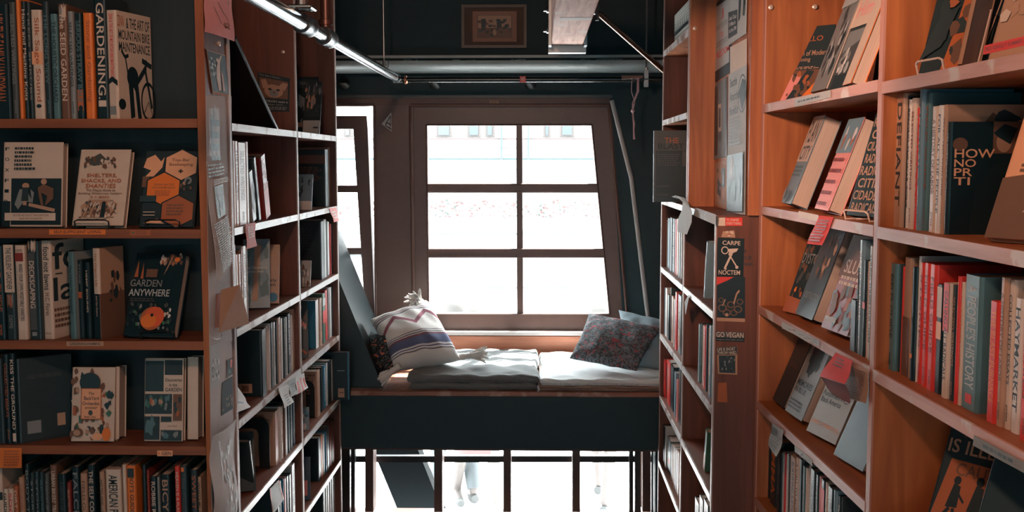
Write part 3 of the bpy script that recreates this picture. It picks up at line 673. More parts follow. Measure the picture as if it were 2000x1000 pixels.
cushion('plain_pillow', [at_y(1222, 714, 4.66), at_y(1318, 728, 4.60), at_y(1330, 632, 4.76), at_y(1208, 605, 4.9)], .11, BLUEC, 'plain slate blue pillow behind the paisley pillow', 9, wr=.008, pinch=.07)

# ================================================================== lower window under the seat
lw = empty('window_3', (0, YW+.1, 0)); struct(lw)
def lpart(name, pts, Y0, Y1, m):
    b = MB(); b.prism([at_y(x, y, Y0)-lw.location for x, y in pts], (0, Y1-Y0, 0), m); return b.build(name, lw)
for x0, x1 in ((713, 729), (848, 864), (983, 998), (1118, 1133), (1255, 1271)): lpart('mullion', [(x0, 840), (x1, 840), (x1, 1000), (x0, 1000)], YW, YW+.10, BROWN)
lpart('crossbar', [(600, 891), (1290, 891), (1290, 903), (600, 903)], YW+.16, YW+.19, BLACKM)
for x0, x1 in ((660, 683), (685.5, 693), (1229, 1237), (1240, 1252), (1272, 1300)): lpart('frame_post', [(x0, 830), (x1, 830), (x1, 1010), (x0, 1010)], YW+.12, YW+.16, BLACKM)
b = MB(); zs_ = at_y(1000, 994, YW+.2).z; b.box((-1.1, YW-.06-lw.location.y, -.14), (.9, .1, zs_), BROWN2); b.build('sill', lw)
lpart('head', [(560, 828), (1330, 828), (1330, 858), (560, 858)], YW, YW+.2, BROWN2)
lpart('pane', [(600, 858), (1290, 858), (1290, 1000), (600, 1000)], YW+.2, YW+.204, GLASS)
f0 = [at_y(x, y, 5.45) for x, y in [(708, 830), (797, 830), (880, 1040), (795, 1040)]]
B = MB(); B.prism(f0, (0, .12, 0), mat((.0035, .005, .0055), .8)); o = bake_origin(B.build('diagonal_brace')); o.data.materials[0].node_tree.nodes['Principled BSDF'].inputs['Specular IOR Level'].default_value = .05; tag(o, 'dark diagonal timber brace outside the lower window', 'brace')

# ================================================================== the street outside
ZG = -2.6
B = MB(); B.box((-30, YW+.4, ZG-.2), (30, 40, ZG), mat((.62, .62, .62), .9)); struct(B.build('ground'))
fb = empty('building', (0, 15, ZG))
FW = mat((.74, .75, .75), .9)
B = MB(); B.box((-18, 0, 0), (18, 1, 6.6), FW); B.build('wall', fb)
GLS = mat((.034, .046, .05), .3)
def fx(px, Y=15): return at_y(px, 300, Y).x
def fz(py, Y=15): return at_y(1000, py, Y).z-ZG
for x0, x1 in ((852, 884), (912, 940), (947, 967), (1092, 1122), (1060, 1076), (672, 690), (780, 800), (1200, 1240)):
    b = MB(); b.box((fx(x0), -.06, fz(268)), (fx(x1), .0, fz(238)), mat((.060, .052, .050), .8)); o = b.build('window', fb)
    b = MB(); b.box((fx(x0)+.04, -.08, fz(264)), (fx(x1)-.04, -.06, fz(242)), GLS); b.build('pane', o)
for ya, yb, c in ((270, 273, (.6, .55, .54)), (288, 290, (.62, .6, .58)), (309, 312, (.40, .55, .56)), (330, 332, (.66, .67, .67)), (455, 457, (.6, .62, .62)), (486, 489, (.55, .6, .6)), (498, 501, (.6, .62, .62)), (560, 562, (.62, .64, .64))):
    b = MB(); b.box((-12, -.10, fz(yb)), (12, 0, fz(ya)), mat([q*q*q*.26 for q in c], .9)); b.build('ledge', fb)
b = MB(); b.box((fx(1030), -.14, fz(312)), (fx(1034), -.1, fz(225)), mat((.040, .056, .058), .9)); b.box((fx(978), -.14, fz(312)), (fx(982), -.1, fz(225)), mat((.040, .056, .058), .9)); b.build('downpipe', fb)
tag(fb, 'pale overexposed building across the street seen through the windows', 'building')
pl = empty('flower_box', (0, 12.5, at_y(1000, 424, 12.5).z)); b = MB(); b.box((-4, -.15, -.12), (4, .15, .0), mat((.72, .74, .74), .9)); b.build('planter', pl)
b = MB(); b.box((-4, -.1, -9.0+(0)), (-3.9, .1, -.12), FW); 
for pc, nm, cnt in (((.076, .040, .040), 'flowers', 520), ((.052, .060, .056), 'leaves', 420)):
    b = MB(); rr = random.Random(cnt)
    for k in range(cnt):
        x, y, z = rr.uniform(-3.5, 3.5), rr.uniform(-.2, .15), rr.uniform(-.02, .2); s = rr.uniform(.012, .03)
        b.add([(x-s, y, z), (x, y-s, z+.3*s), (x+s, y, z), (x, y+s, z+.2*s), (x, y, z+s), (x, y, z-s)], [(0, 1, 4), (1, 2, 4), (2, 3, 4), (3, 0, 4), (1, 0, 5), (2, 1, 5), (3, 2, 5), (0, 3, 5)], mat(pc, .8))
    o = b.build(nm, pl); o['kind'] = 'stuff'
b = MB(); 
for x in (-3, 0, 3): b.tube([(x, 0, ZG-pl.location.z), (x, 0, -.12)], .05, FW, 10)
b.build('post', pl)
tag(pl, 'long pale flower box with red blooms across the street', 'planter')
# ================================================================== bookcases
YA = 2.70; KA = YA/2.77
FA = Frame((0, YA, 0), 0)
FB = Frame((-.855, 0, 0), R(90))
FC = Frame((.507, 0, 0), R(-90))
E0 = at_y(1483, 400, 3.02)
FE = Frame((E0.x, E0.y, 0), R(-87.8))
SA = [at_y(200, y, YA).z for y in (232, 448, 666, 871)]; SA.append(SA[-1]-.285)
SB = [at_x(455, y, -.855).z for y in (241, 446, 648, 833)]; SB += [SB[-1]-.27, SB[-1]-.54]
print('SA', SA, 'SB', SB)
SC = [at_x(1396, y, .507).z for y in (420, 612, 805, 985)]; SC.append(SC[-1]-.28)
SE = [FE.hit(1483, y).z for y in (206, 402, 597, 787)]; SE.append(SE[-1]-.285)
SE2 = [FE.hit(1724, y).z for y in (160, 444, 731)]; SE2.append(SE2[-1]-.30)
print('SC', SC, 'SE', SE, 'SE2', SE2)
xA1 = at_y(404, 300, YA).x
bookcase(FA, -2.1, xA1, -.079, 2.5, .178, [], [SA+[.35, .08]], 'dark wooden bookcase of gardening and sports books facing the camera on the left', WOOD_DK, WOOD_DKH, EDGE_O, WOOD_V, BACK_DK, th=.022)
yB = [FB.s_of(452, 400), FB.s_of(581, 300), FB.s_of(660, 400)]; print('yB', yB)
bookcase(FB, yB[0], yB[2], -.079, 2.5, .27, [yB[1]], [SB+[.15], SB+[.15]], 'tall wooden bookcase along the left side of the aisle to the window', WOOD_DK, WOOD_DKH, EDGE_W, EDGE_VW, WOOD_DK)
yC = [FC.s_of(1290, 500), FC.s_of(1335, 500), FC.s_of(1397, 500)]; print('yC', yC)
SCL = SC[:]; 
cC = bookcase(FC, yC[0], yC[2], -.079, SC[0], .27, [yC[1]], [SC+[.15], SC+[.15]], 'lower wooden bookcase with stickers on its end, right side of the aisle', WOOD_DK, WOOD_DKH, EDGE_W, EDGE_VW, WOOD_DK)
SD = [at_x(1299, y, .507).z for y in (98, 234)]
yD = [yC[0], FC.s_of(1344, 200)]
bookcase(FC, yD[0], yD[1], SC[0]+.0005, 2.6, .27, [], [SD], 'upper wooden bookcase standing on the stickered lower bookcase', WOOD_DK, WOOD_V, EDGE_W, EDGE_VW, WOOD_DK)
# solid pine end panel beside it and the poster board
a = FC.pt(yD[1]+.0006, 0, SC[0]+.0005)
B = MB(); x0 = .509; x1 = at_y(1396, 250, a.y-.02).x; B.box((x0, a.y-.024, SC[0]+.0006), (x1, a.y-.0006, 2.6), WOOD_V); o = bake_origin(B.build('end_panel')); tag(o, 'plain orange pine board standing upright at the end of the upper bookcase', 'wooden board')
PANEL_Y = a.y-.024
XPB = (x1+at_y(1461, 250, 3.05).x)/2
B = MB(); B.box((XPB, 3.05, SC[0]+.0006), (XPB+.02, PANEL_Y+.01, 2.6), WOOD_V); o = bake_origin(B.build('poster_board')); tag(o, 'pine side board covered with posters above the stickered bookcase', 'wooden board')
B = MB(); xr = FE.pt(0, .004, 0).x; B.box((XPB, 3.026, SC[0]+.0006), (xr-.002, 3.049, 2.6), WOOD_V); o = bake_origin(B.build('post')); tag(o, 'narrow pine post between the poster board and the near right bookcase', 'post')
# narrow pine filler below, right of the sticker panel
sE1 = FE.s_of(1715, 300); print('sE1', sE1)
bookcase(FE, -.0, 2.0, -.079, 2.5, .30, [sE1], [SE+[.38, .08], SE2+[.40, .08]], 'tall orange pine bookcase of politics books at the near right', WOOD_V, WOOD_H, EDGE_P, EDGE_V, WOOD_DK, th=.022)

# ================================================================== books, left case facing the camera
def wl(n, bay=''): return n
G = 'books on the %s shelf of the camera-facing left bookcase'
z = SA[0]
wA = 'top shelf of the camera-facing left bookcase'
BIKE = [('t', 'ZINN', .04, .86, .22, .96, 'rust'), ('t', '& THE ART OF', .28, .85, .95, .95, 'charcoal'), ('t', 'MOUNTAIN BIKE', .06, .74, .95, .83, 'charcoal'), ('t', 'MAINTENANCE', .06, .63, .95, .72, 'charcoal'),
        ('l', [(.12, .64), (.22, .58), (.32, .60)], .035, 'black'), ('l', [(.22, .60), (.32, .35)], .03, 'black'), ('c', .42, .40, .16, .10, 'black'), ('l', [(.35, .42), (.40, .02)], .12, 'black'), ('l', [(.50, .42), (.60, .0)], .10, 'black'), ('l', [(.45, .30), (.80, .50)], .06, 'black'),
        ('l', [(.70, .57), (.98, .52)], .05, 'black'), ('l', [(.82, .58), (.80, .48)], .05, 'black'), ('l', [(.78, .50), (.96, .12)], .05, 'black'), ('o', .86, .18, .22, .19, .16, 'black'), ('l', [(.86, .18), (.70, .05)], .01, 'charcoal'), ('l', [(.86, .18), (1, .02)], .01, 'charcoal'), ('c', .1, .14, .10, .05, 'black')]
row(FA, z, [
 (-30, 17, 8, 'black', 'ASK THE FAMILY HANDYMAN', 'rust', {'lab': 'thick black book with orange capital lettering, leftmost on the top shelf'}),
 (18, 31, 4, 'dark grey', '*', 'grey'), (32, 39, -6, 'orange'), (40, 52, 2, 'black', 'Hand and Machine Knits', 'cream'), (53, 60, 3, 'charcoal', 'TREES SHRUBS', 'grey'),
 (61, 82, 19, 'cream', 'Silk Sage Sound', 'rust', {'art': [('r', 0, .5, 1, .62, 'peach'), ('c', .5, .12, .25, .018, 'black')], 'lab': 'cream book with brown script spine among dark books on the top shelf'}),
 (83, 96, 3, 'charcoal', '*', 'teal'), (97, 113, 27, 'teal', 'THE HOLISTIC ORCHARD', 'charcoal'), (114, 132, 8, 'brown', 'The SEED GARDEN', 'cream', {'art': [('m', .05, .85, .95, 1, 14, ['cream', 'black', 'grey'], .1)], 'lab': 'dark brown book lettered SEED GARDEN on the top shelf'}),
 (133, 144, 22, 'grey', '*', 'charcoal'), (145, 161, 25, 'black', 'SERIOUS STRAW BALE', 'teal', {'art': [('r', .1, .08, .9, .28, 'rust'), ('c', .5, .1, .3, .03, 'black')]}),
 (163, 181, 25, 'orange', 'Stone and Gardening', 'rust', {'tilt': 0, 'lab': 'bright orange spine beside the tall GARDENING book, top shelf'}),
 (183, 208, -12, 'black', 'GARDENING.', 'cream', {'art': [('r', .2, .10, .8, .15, 'cream')], 'lab': 'tall black book lettered GARDENING in white capitals'}),
], wA, G % 'top', inset=.01, d=.13, gap=.40)
p = FA.hit(211, 200, .02); p.z = z
make_book((p, (0, 0, R(-14))), .031, .150, FA.hit(220, 20, .02).z-z, 'cream', 'cream mountain bike book turned to show a black bicycle silhouette', G % 'top',
          front=[('s', 'ZINN & THE ART OF MOUNTAIN BIKE MAINTENANCE', .35, .38, .72, .97, 'red'), ('l', [(0, .33), (.5, .37), (1, .33)], .05, 'black'), ('r', .1, .04, .8, .12, 'grey')], side=BIKE)
# second shelf: face out
z = SA[1]
def FBK(px, w, h, t, col, lab, front, **k): return face_book(FA, px, 440, z, w*KA, h*KA, t*KA, col, lab, G % gname, front=front, **k)
gname = 'second'
FOX = [('r', .15, .02, .98, .57, 'black'), ('r', 0, .0, .14, .30, 'black')]+[('t', c, .04, .90-.125*i, .11, .94-.125*i, 'black') for i, c in enumerate('FOXFIRE')]+[('x', .2, .66, .55, .95, 6, 'charcoal'), ('r', .06, .07, .9, .16, 'cream'), ('t', 'EDITED BY ELIOT WIGGINTON', .2, .12, .78, .145, 'brown'), ('t', 'AND HIS STUDENTS', .3, .08, .68, .105, 'brown')]
FOX += [('c', .40, .48, .06, .035, 'tan'), ('p', [(.22, .26), (.30, .44), (.40, .44), (.50, .32), (.48, .44), (.54, .40), (.52, .28), (.38, .3), (.28, .2)], 'grey'), ('p', [(.33, .30), (.45, .30), (.44, .46), (.35, .46)], 'charcoal'), ('p', [(.36, .25), (.42, .25), (.42, .30), (.36, .30)], 'tan'), ('p', [(.45, .24), (.88, .17), (.89, .21), (.46, .28)], 'tan'), ('p', [(.60, .46), (.70, .50), (.86, .45), (.86, .33), (.72, .24), (.76, .36), (.66, .40), (.70, .25), (.66, .24), (.62, .36)], 'brown'), ('c', .70, .53, .05, .035, 'tan')]
FBK(3, .167, .231, .03, 'cream', 'cream and black face-out book with workmen photo, left of SHELTERS book', FOX, lean=7, inset=.05)
SHE = [('p', [(.12, .84), (.40, .95), (.62, .82), (.3, .78)], 'dark grey'), ('m', .1, .74, .75, .92, 40, ['dark grey', 'brown', 'cream'], .04), ('t', 'SHELTERS,', .2, .62, .78, .675, 'rust'), ('t', 'SHACKS, AND', .1, .55, .88, .605, 'rust'), ('t', 'SHANTIES', .2, .485, .78, .54, 'rust'), ('t', 'The Classic Guide to', .22, .44, .78, .47, 'brown'), ('t', 'Building Wilderness Shelters', .08, .395, .92, .425, 'brown'), ('t', 'D. C. BEARD', .32, .35, .68, .38, 'rust'),
       ('p', [(.2, .1), (.8, .1), (.85, .28), (.7, .33), (.3, .33), (.15, .25)], 'tan'), ('m', .1, .08, .9, .32, 50, ['brown', 'cream', 'dark grey', 'cream'], .04), ('p', [(.55, .1), (.64, .1), (.64, .3), (.57, .3)], 'black')]+[('l', [(.2+.06*i, .1), (.3+.05*i, .28)], .006, 'black') for i in range(6)]
FBK(139, .142, .218, .024, 'cream', 'cream face-out book titled SHELTERS, SHACKS, AND SHANTIES on a wire stand', SHE, lean=20, inset=.03)
def hexa(u, v, r, c): return ('c', u, v, r, r*.62, c, 6, math.pi/6)
BEE = [('p', [(.05, .9), (.2, .95), (.32, .86), (.38, .92), (.35, .78), (.2, .66), (.05, .66), (.15, .74), (.0, .78)], 'peach'), ('r', .0, .52, .12, .66, 'brown'), hexa(.70, .81, .36, 'black'), hexa(.70, .81, .33, 'peach'), ('t', 'Top-Bar', .52, .85, .86, .90, 'brown'), ('t', 'Beekeeping', .48, .79, .92, .84, 'brown'), ('c', .70, .73, .05, .015, 'brown'), ('c', .7, .73, .015, .03, 'black'),
       hexa(.40, .50, .37, 'black'), hexa(.40, .50, .34, 'orange'), ('t', 'ORGANIC PRACTICES', .22, .54, .60, .565, 'brown'), ('t', 'FOR HONEYBEE HEALTH', .2, .50, .62, .525, 'brown'), ('x', .25, .40, .6, .48, 3, 'rust'), hexa(.70, .20, .36, 'black'), hexa(.70, .20, .33, 'rust'), ('x', .5, .14, .82, .3, 4, 'brown'), ('c', .86, .60, .07, .05, 'grey'), ('c', .86, .6, .03, .02, 'black'), ('m', .7, .45, 1, .6, 14, ['brown', 'tan', 'charcoal'], .04), ('r', .0, .32, .3, .4, 'dark teal'), ('p', [(.1, .04), (.35, .1), (.5, .03)], 'peach'), ('r', .08, .14, .3, .15, 'cream'), ('r', .08, .18, .3, .19, 'cream')]
FBK(270, .148, .215, .014, 'charcoal', 'dark face-out beekeeping book with orange honeycomb hexagons', BEE, lean=18, inset=.035)
# wire stands
def stand(F, px, py, z, w, inset, label, m=BLACKM, yaw=0, back=.07, up=.02, group='wire book stands'):
    p = F.hit(px, py, inset); p.z = z; r = empty('book_stand', p, F.rz+R(yaw)); B = MB(); q = .0022
    B.tube([(0, .03, q), (0, 0, q), (0, -.004, up), (w*.1, -.006, up+.004), (w*.9, -.006, up+.004), (w, -.004, up), (w, 0, q), (w, .03, q)], q, m, 8); B.build('front_lip', r)
    B = MB(); B.tube([(w*.1, .02, q), (w*.2, back, q), (w*.3, back+.03, .11), (w*.7, back+.03, .11), (w*.8, back, q), (w*.9, .02, q)], q, m, 8); B.build('back_loop', r)
    tag(r, label, 'book stand', group)
stand(FA, 147, 440, SA[1], .09, .018, 'black wire stand holding the SHELTERS book')
stand(FA, 285, 440, SA[1], .09, .02, 'black wire stand under the beekeeping book')
# third shelf
z = SA[2]; w3 = 'third shelf of the camera-facing left bookcase'
row(FA, z, [
 (-12, 7, 480, 'black', '*', 'rust'), (9, 28, 478, 'charcoal', None, 'white', {'art': [('r', 0, .5, 1, 1, 'cream'), ('s', 'THE RESILIENT GARDENER', .2, .53, .75, .97, 'charcoal'), ('m', .1, .33, .9, .5, 12, ['rust', 'grey', 'brown'], .1), ('s', 'DEPPE', .3, .12, .7, .26, 'grey')], 'lab': 'black and cream spine lettered THE RESILIENT GARDENER'}),
 (30, 50, 479, 'cream', None, 'black', {'art': [('t', 'DEPPE', .1, .93, .8, .955, 'brown'), ('r', .05, .83, .85, .92, 'dark red'), ('s', 'BREED YOUR OWN VEGETABLE VARIETIES', .4, .2, .75, .80, 'charcoal'), ('s', 'the gardener and farmer guide to plant breeding', .2, .22, .32, .78, 'grey')], 'lab': 'cream spine lettered BREED YOUR OWN VEGETABLE VARIETIES'}),
 (54, 78, 471, 'charcoal', None, 'white', {'art': [('r', .1, .1, .62, .88, 'dark grey'), ('s', 'DECKSCAPING', .15, .32, .55, .80, 'cream'), ('m', .1, .9, .8, 1, 8, ['cream', 'tan'], .08), ('r', .2, .04, .6, .08, 'grey')], 'lab': 'dark spine lettered DECKSCAPING'}),
], w3, G % 'third', inset=.01, d=.13)
def ybook(px, py, t, d, ytop, yaw, col, lab, front, side, spinecol=None, inset=.03, grp='third'):
    p = FA.hit(px, py, inset); p.z = z
    return make_book((p, (0, 0, R(-yaw))), t*KA, min(d, .14), FA.hit(px+8, ytop, inset).z-z, col, lab, G % grp, front=front, side=side, spinecol=spinecol)
ybook(82, 560, .030, .15, 470, 12, 'cream', 'cream book titled food not lawns, turned a little to show its cover', [('s', 'food not lawns', .25, .5, .85, .94, 'charcoal'), ('s', 'H.C. Flores', .3, .24, .75, .47, 'brown'), ('t', 'Chelsea Green', .2, .05, .8, .07, 'brown')],
      [('t', 'fo', .05, .7, .9, .97, 'charcoal'), ('t', 'la', .05, .38, .7, .62, 'charcoal'), ('x', .05, .1, .6, .32, 4, 'brown'), ('l', [(.1, .66), (.3, .66)], .01, 'charcoal')])
ybook(134, 580, .019, .14, 492, 16, 'grey', 'grey green spine with pale cover, right of the lawns book', [('s', 'The Urban Homestead', .3, .3, .7, .85, 'charcoal')], [('m', .3, .1, 1, .6, 10, ['dark grey', 'charcoal'], .12)], spinecol='teal')
ybook(153, 600, .014, .13, 508, 10, 'black', 'narrow black book with small orange picture on its spine', [('s', 'STONE', .3, .7, .7, .95, 'grey'), ('r', .1, .52, .9, .6, 'rust')], None)
ybook(166, 600, .016, .13, 513, 10, 'black', 'black spine lettered HEMP BOUND', [('s', 'HEMP BOUND', .35, .35, .65, .9, 'cream')], None)
ybook(183, 600, .021, .10, 485, 16, 'tan', 'cream and black spine lettered This Organic Life, cover turned right', [('r', 0, 0, 1, .5, 'black'), ('s', 'This Organic Life', .3, .58, .7, .95, 'rust'), ('s', 'Joan Dye Gussow', .35, .25, .65, .48, 'cream')], [('r', 0, 0, 1, .5, 'brown'), ('m', .2, .4, .9, .8, 10, ['brown', 'charcoal'], .1)], spinecol='cream')
gname = 'third'
GAR = [('m', .5, .85, .95, 1, 30, ['tan', 'brown', 'rust', 'charcoal', 'cream'], .05), ('c', .85, .92, .05, .03, 'orange'), ('p', [(.68, .8), (.78, .98), (.74, .96), (.62, .72)], 'tan'), ('p', [(.05, .7), (.1, .9), (.13, .7)], 'rust'), ('p', [(.18, .68), (.2, .88), (.24, .68)], 'rust'), ('r', .28, .7, .5, .8, 'brown'), ('t', 'GARDEN', .0, .585, .62, .67, 'grey'), ('t', 'ANYWHERE', .0, .47, .80, .555, 'pale grey'), ('x', .05, .40, .55, .45, 2, 'dark grey'),
       ('m', .05, .05, .98, .40, 60, ['charcoal', 'dark grey', 'grey', 'green', 'charcoal'], .04), ('m', .6, .2, .95, .36, 8, ['cream', 'white'], .035), ('c', .55, .2, .22, .14, 'rust'), ('c', .6, .22, .19, .12, (.75, .12, .05)), ('c', .50, .17, .15, .08, 'orange'), ('c', .55, .24, .03, .02, 'black')]
FBK = lambda px, w, h, t, col, lab, front, **k: face_book(FA, px, 640, z, w*KA, h*KA, t*KA, col, lab, G % gname, front=front, **k)
FBK(238, .150, .235, .028, 'black', 'dark face-out GARDEN ANYWHERE book with a red poppy on its cover', GAR, lean=22, yaw=-8, inset=.03)
stand(FA, 275, 640, z, .09, .02, 'wire stand holding the GARDEN ANYWHERE book')
# fourth shelf
z = SA[3]; gname = 'fourth'
row(FA, z, [(-30, 6, 700, 'charcoal', '*', 'teal'), (7, 18, 692, 'black', '*', 'rust'), (19, 30, 690, 'black', 'KISS THE GROUND', 'cream', {'art': [('r', .2, .03, .8, .12, 'cream')]})], 'fourth shelf of the camera-facing left bookcase', G % 'fourth', inset=.01, d=.13)
ybook(32, 800, .02, .17, 700, 50, 'charcoal', 'charcoal book turned sideways beside empty space on the fourth shelf', None, [('t', 'KISS THE GROUND', .2, .75, .8, .8, 'dark grey'), ('r', .15, .1, .4, .25, 'grey'), ('r', .7, .15, .85, .3, 'tan')], grp='fourth')
ORC = [('m', 0, 0, 1, 1, 90, ['tan', 'rust', 'green', 'brown', 'cream', 'cream', 'dark teal'], .07), ('c', .45, .80, .24, .13, 'dark teal'), ('r', .25, .30, .72, .72, 'rust'), ('r', .27, .31, .70, .71, 'peach'), ('t', 'The', .42, .63, .55, .67, 'charcoal'), ('t', 'BackYard', .32, .56, .66, .61, 'charcoal'), ('t', 'Orchardist', .29, .49, .68, .54, 'charcoal'), ('x', .35, .44, .65, .47, 2, 'brown'), ('c', .48, .39, .05, .035, 'dark grey'), ('t', 'Stella Otto', .34, .32, .6, .35, 'brown'), ('c', .2, .12, .12, .06, 'brown'), ('c', .18, .12, .08, .04, 'tan'), ('c', .85, .1, .1, .09, 'orange'), ('c', .65, .07, .12, .05, 'peach')]
FBK = lambda px, w, h, t, col, lab, front, **k: face_book(FA, px, 840, z, w*KA, h*KA, t*KA, col, lab, G % gname, front=front, **k)
FBK(136, .122, .203, .026, 'cream', 'face-out orchard book with painted fruit cover on the fourth shelf', ORC, lean=8, inset=.03)
FBK(222, .014, .20, .05, 'cream', 'cream book block standing behind the orchard book', None, lean=6, inset=.05)
DIS = [('r', .03, .6, .5, .97, 'dark teal'), ('r', .52, .8, .97, .98, 'charcoal'), ('t', 'Discoveries', .54, .72, .96, .76, 'charcoal'), ('t', 'in the', .64, .66, .84, .70, 'charcoal'), ('t', 'GARDEN', .54, .60, .96, .645, 'charcoal'), ('r', .03, .33, .72, .57, 'dark teal'), ('m', .03, .4, .5, .56, 14, ['rust', 'tan', 'green', 'teal'], .06), ('m', .5, .34, .74, .56, 8, ['teal', 'dark teal', 'grey'], .06), ('r', .75, .25, .98, .57, 'brown'), ('m', .76, .26, .98, .56, 8, ['rust', 'green', 'dark teal'], .06), ('r', .03, .02, .42, .30, 'dark teal'), ('m', .05, .03, .4, .3, 8, ['teal', 'charcoal'], .08), ('r', .45, .24, .72, .30, 'dark teal'), ('r', .45, .14, .98, .23, 'cream'), ('t', 'James Nardi', .62, .17, .86, .195, 'brown'), ('r', .45, .01, .98, .13, 'dark teal'), ('m', .47, .02, .95, .12, 8, ['teal', 'grey'], .05)]
FBK(279, .110, .228, .022, 'cream', 'face-out garden discoveries book with a grid of nature photos', DIS, lean=7, inset=.04)
FBK(364, .032, .228, .05, 'cream', 'thick pale book standing at the right end of the fourth shelf', None, lean=5, inset=.055)
# fifth shelf
z = SA[4]; w5 = 'fifth shelf of the camera-facing left bookcase'
row(FA, z, [(-20, 6, 915, 'cream', None, 'black', {'art': [('r', .0, .6, 1, .7, 'charcoal')]}), (8, 17, 955, 'cream', 'GUIDE BOOK', 'black'), (18, 27, 955, 'cream', 'SOCCER', 'red'), (28, 37, 950, 'rust', 'DIRT WORK', 'cream'), (38, 48, 933, 'tan', '*', 'rust'), (50, 59, 907, 'black', 'BODY TREK', 'grey'),
 (60, 68, 924, 'charcoal', '*', 'grey'), (69, 77, 921, 'dark teal', '*', 'grey'), (78, 87, 922, 'charcoal', '*', 'teal'), (88, 97, 925, 'dark grey', '*', 'grey'), (99, 112, 909, 'brown', "URBAN BIKERS' TRICKS & TIPS", 'cream'), (114, 130, 926, 'black', '*', 'dark grey'), (132, 140, 943, 'dark red', '*', 'tan'), (141, 156, 912, 'black', 'FALCON', 'grey', {'art': [('r', .1, .0, .9, .45, 'tan')]}), (158, 171, 925, 'tan', '*', 'brown'), (172, 186, 908, 'black', 'THE SELF COACHED', 'cream'),
 (195, 205, 922, 'tan', '*', 'dark grey'), (207, 237, 917, 'cream', 'AMERICAN PASTIMES', 'charcoal', {'lab': 'thick cream book lettered AMERICAN PASTIMES on the fifth shelf'}), (240, 247, 908, 'cream'), (248, 266, 910, 'orange', "IDIOT'S GUIDE Running", 'charcoal', {'art': [('r', .15, .86, .85, .97, 'charcoal')], 'lab': 'orange running guide with black lettering on the fifth shelf'}), (279, 286, 908, 'black'), (287, 293, 918, 'dark red', 'RUNNING IN ROME', 'rust'), (294, 307, 931, 'black', 'ROBBIE ROGERS', 'cream'), (308, 313, 932, 'grey'), (314, 333, 927, 'black', 'BICYCLE', 'tan'), (342, 352, 911, 'red', 'HEAVEN IS A PLAYGROUND', 'cream'), (353, 366, 910, 'dark teal', 'The Final Four', 'dark grey', {'art': [('r', .2, .93, .6, .98, 'orange')]}), (373, 386, 918, 'charcoal', 'SWEET SPEA', 'rust'), (387, 394, 932, 'tan', "WHAT'S MY NAME FOOL", 'charcoal')], w5, G % 'fifth', inset=.01, d=.13)
# ---- shelf tapes on the left case
def tape(F, px0, py0, px1, py1, col, label, text=None, tcol='charcoal', items=None, inset=-.0015, group='tape labels on shelf edges', name='shelf_label', lt='t', cat='label'):
    a = F.hit(px0, py1, inset); b = F.hit(px1, py1, inset); c = F.hit(px1, py0, inset); d = F.hit(px0, py0, inset)
    B = MB(); B.prism([a, b, c, d], F.i*.0009, cm(col, .6)); o = B.build(name)
    fc = lambda u, v: ((a*(1-u)+b*u)*(1-v)+(d*(1-u)+c*u)*v, -F.i)
    it = items[:] if items else []
    if text: it.append((lt, text, .08, .22, .92, .8, tcol))
    art(o, fc, it, artname='print', titlename='lettering', base=.0002)
    return tag(o, label, cat, group)
tape(FA, 96, 448, 206, 458, 'orange', 'orange tape lettered SELF-SUFFICIENT LIVING on the left bookcase', 'SELF-SUFFICIENT LIVING')
tape(FA, 254, 449, 294, 460, 'rust', 'small dark orange tape near the right end of the second shelf', items=[('c', .15, .5, .05, .2, 'green'), ('t', 'FOOD', .3, .2, .8, .8, 'brown')])
tape(FA, 130, 667, 202, 676, 'tan', 'tan label lettered GARDENING/FARMING on the left bookcase', 'GARDENING/FARMING')
tape(FA, 307, 880, 337, 891, 'peach', 'small orange label near the right end of the fourth shelf', items=[('c', .12, .5, .06, .2, 'orange'), ('t', 'GEN', .3, .2, .9, .8, 'charcoal')])
tape(FA, -14, 875, 42, 914, 'orange', 'orange handwritten note hanging from the fourth shelf at lower left', items=[('x', .4, .1, .95, .9, 6, 'rust')], name='paper_note', cat='note', group='paper notes')

# ================================================================== books, left aisle case (plane x=-.855)
Gn = 'books in the %s of the left aisle bookcase'
WHN = {0: 'top', 1: 'second', 2: 'third', 3: 'fourth', 4: 'fifth', 5: 'sixth'}
def lrow(k, bay, items, **kw):
    return row(FB, SB[k], items, f'{WHN[k]} shelf, {bay} bay, left aisle bookcase', f'books in the {bay} bay of the left aisle bookcase', **kw)
def edgeY(k): return None
# top shelf near bay: leaning dark portfolio
p = FB.hit(545, 240, .012); p.z = SB[0]+.0005
B = MB(); B.box((-.014, 0, 0), (0, .19, .535), BLACKM, .003); o = B.build('portfolio'); o.location = p; o.rotation_euler = (0, -R(62), R(90)); o.location.z += 0.0
tag(o, 'flat black framed board leaning in the top left aisle compartment', 'board')
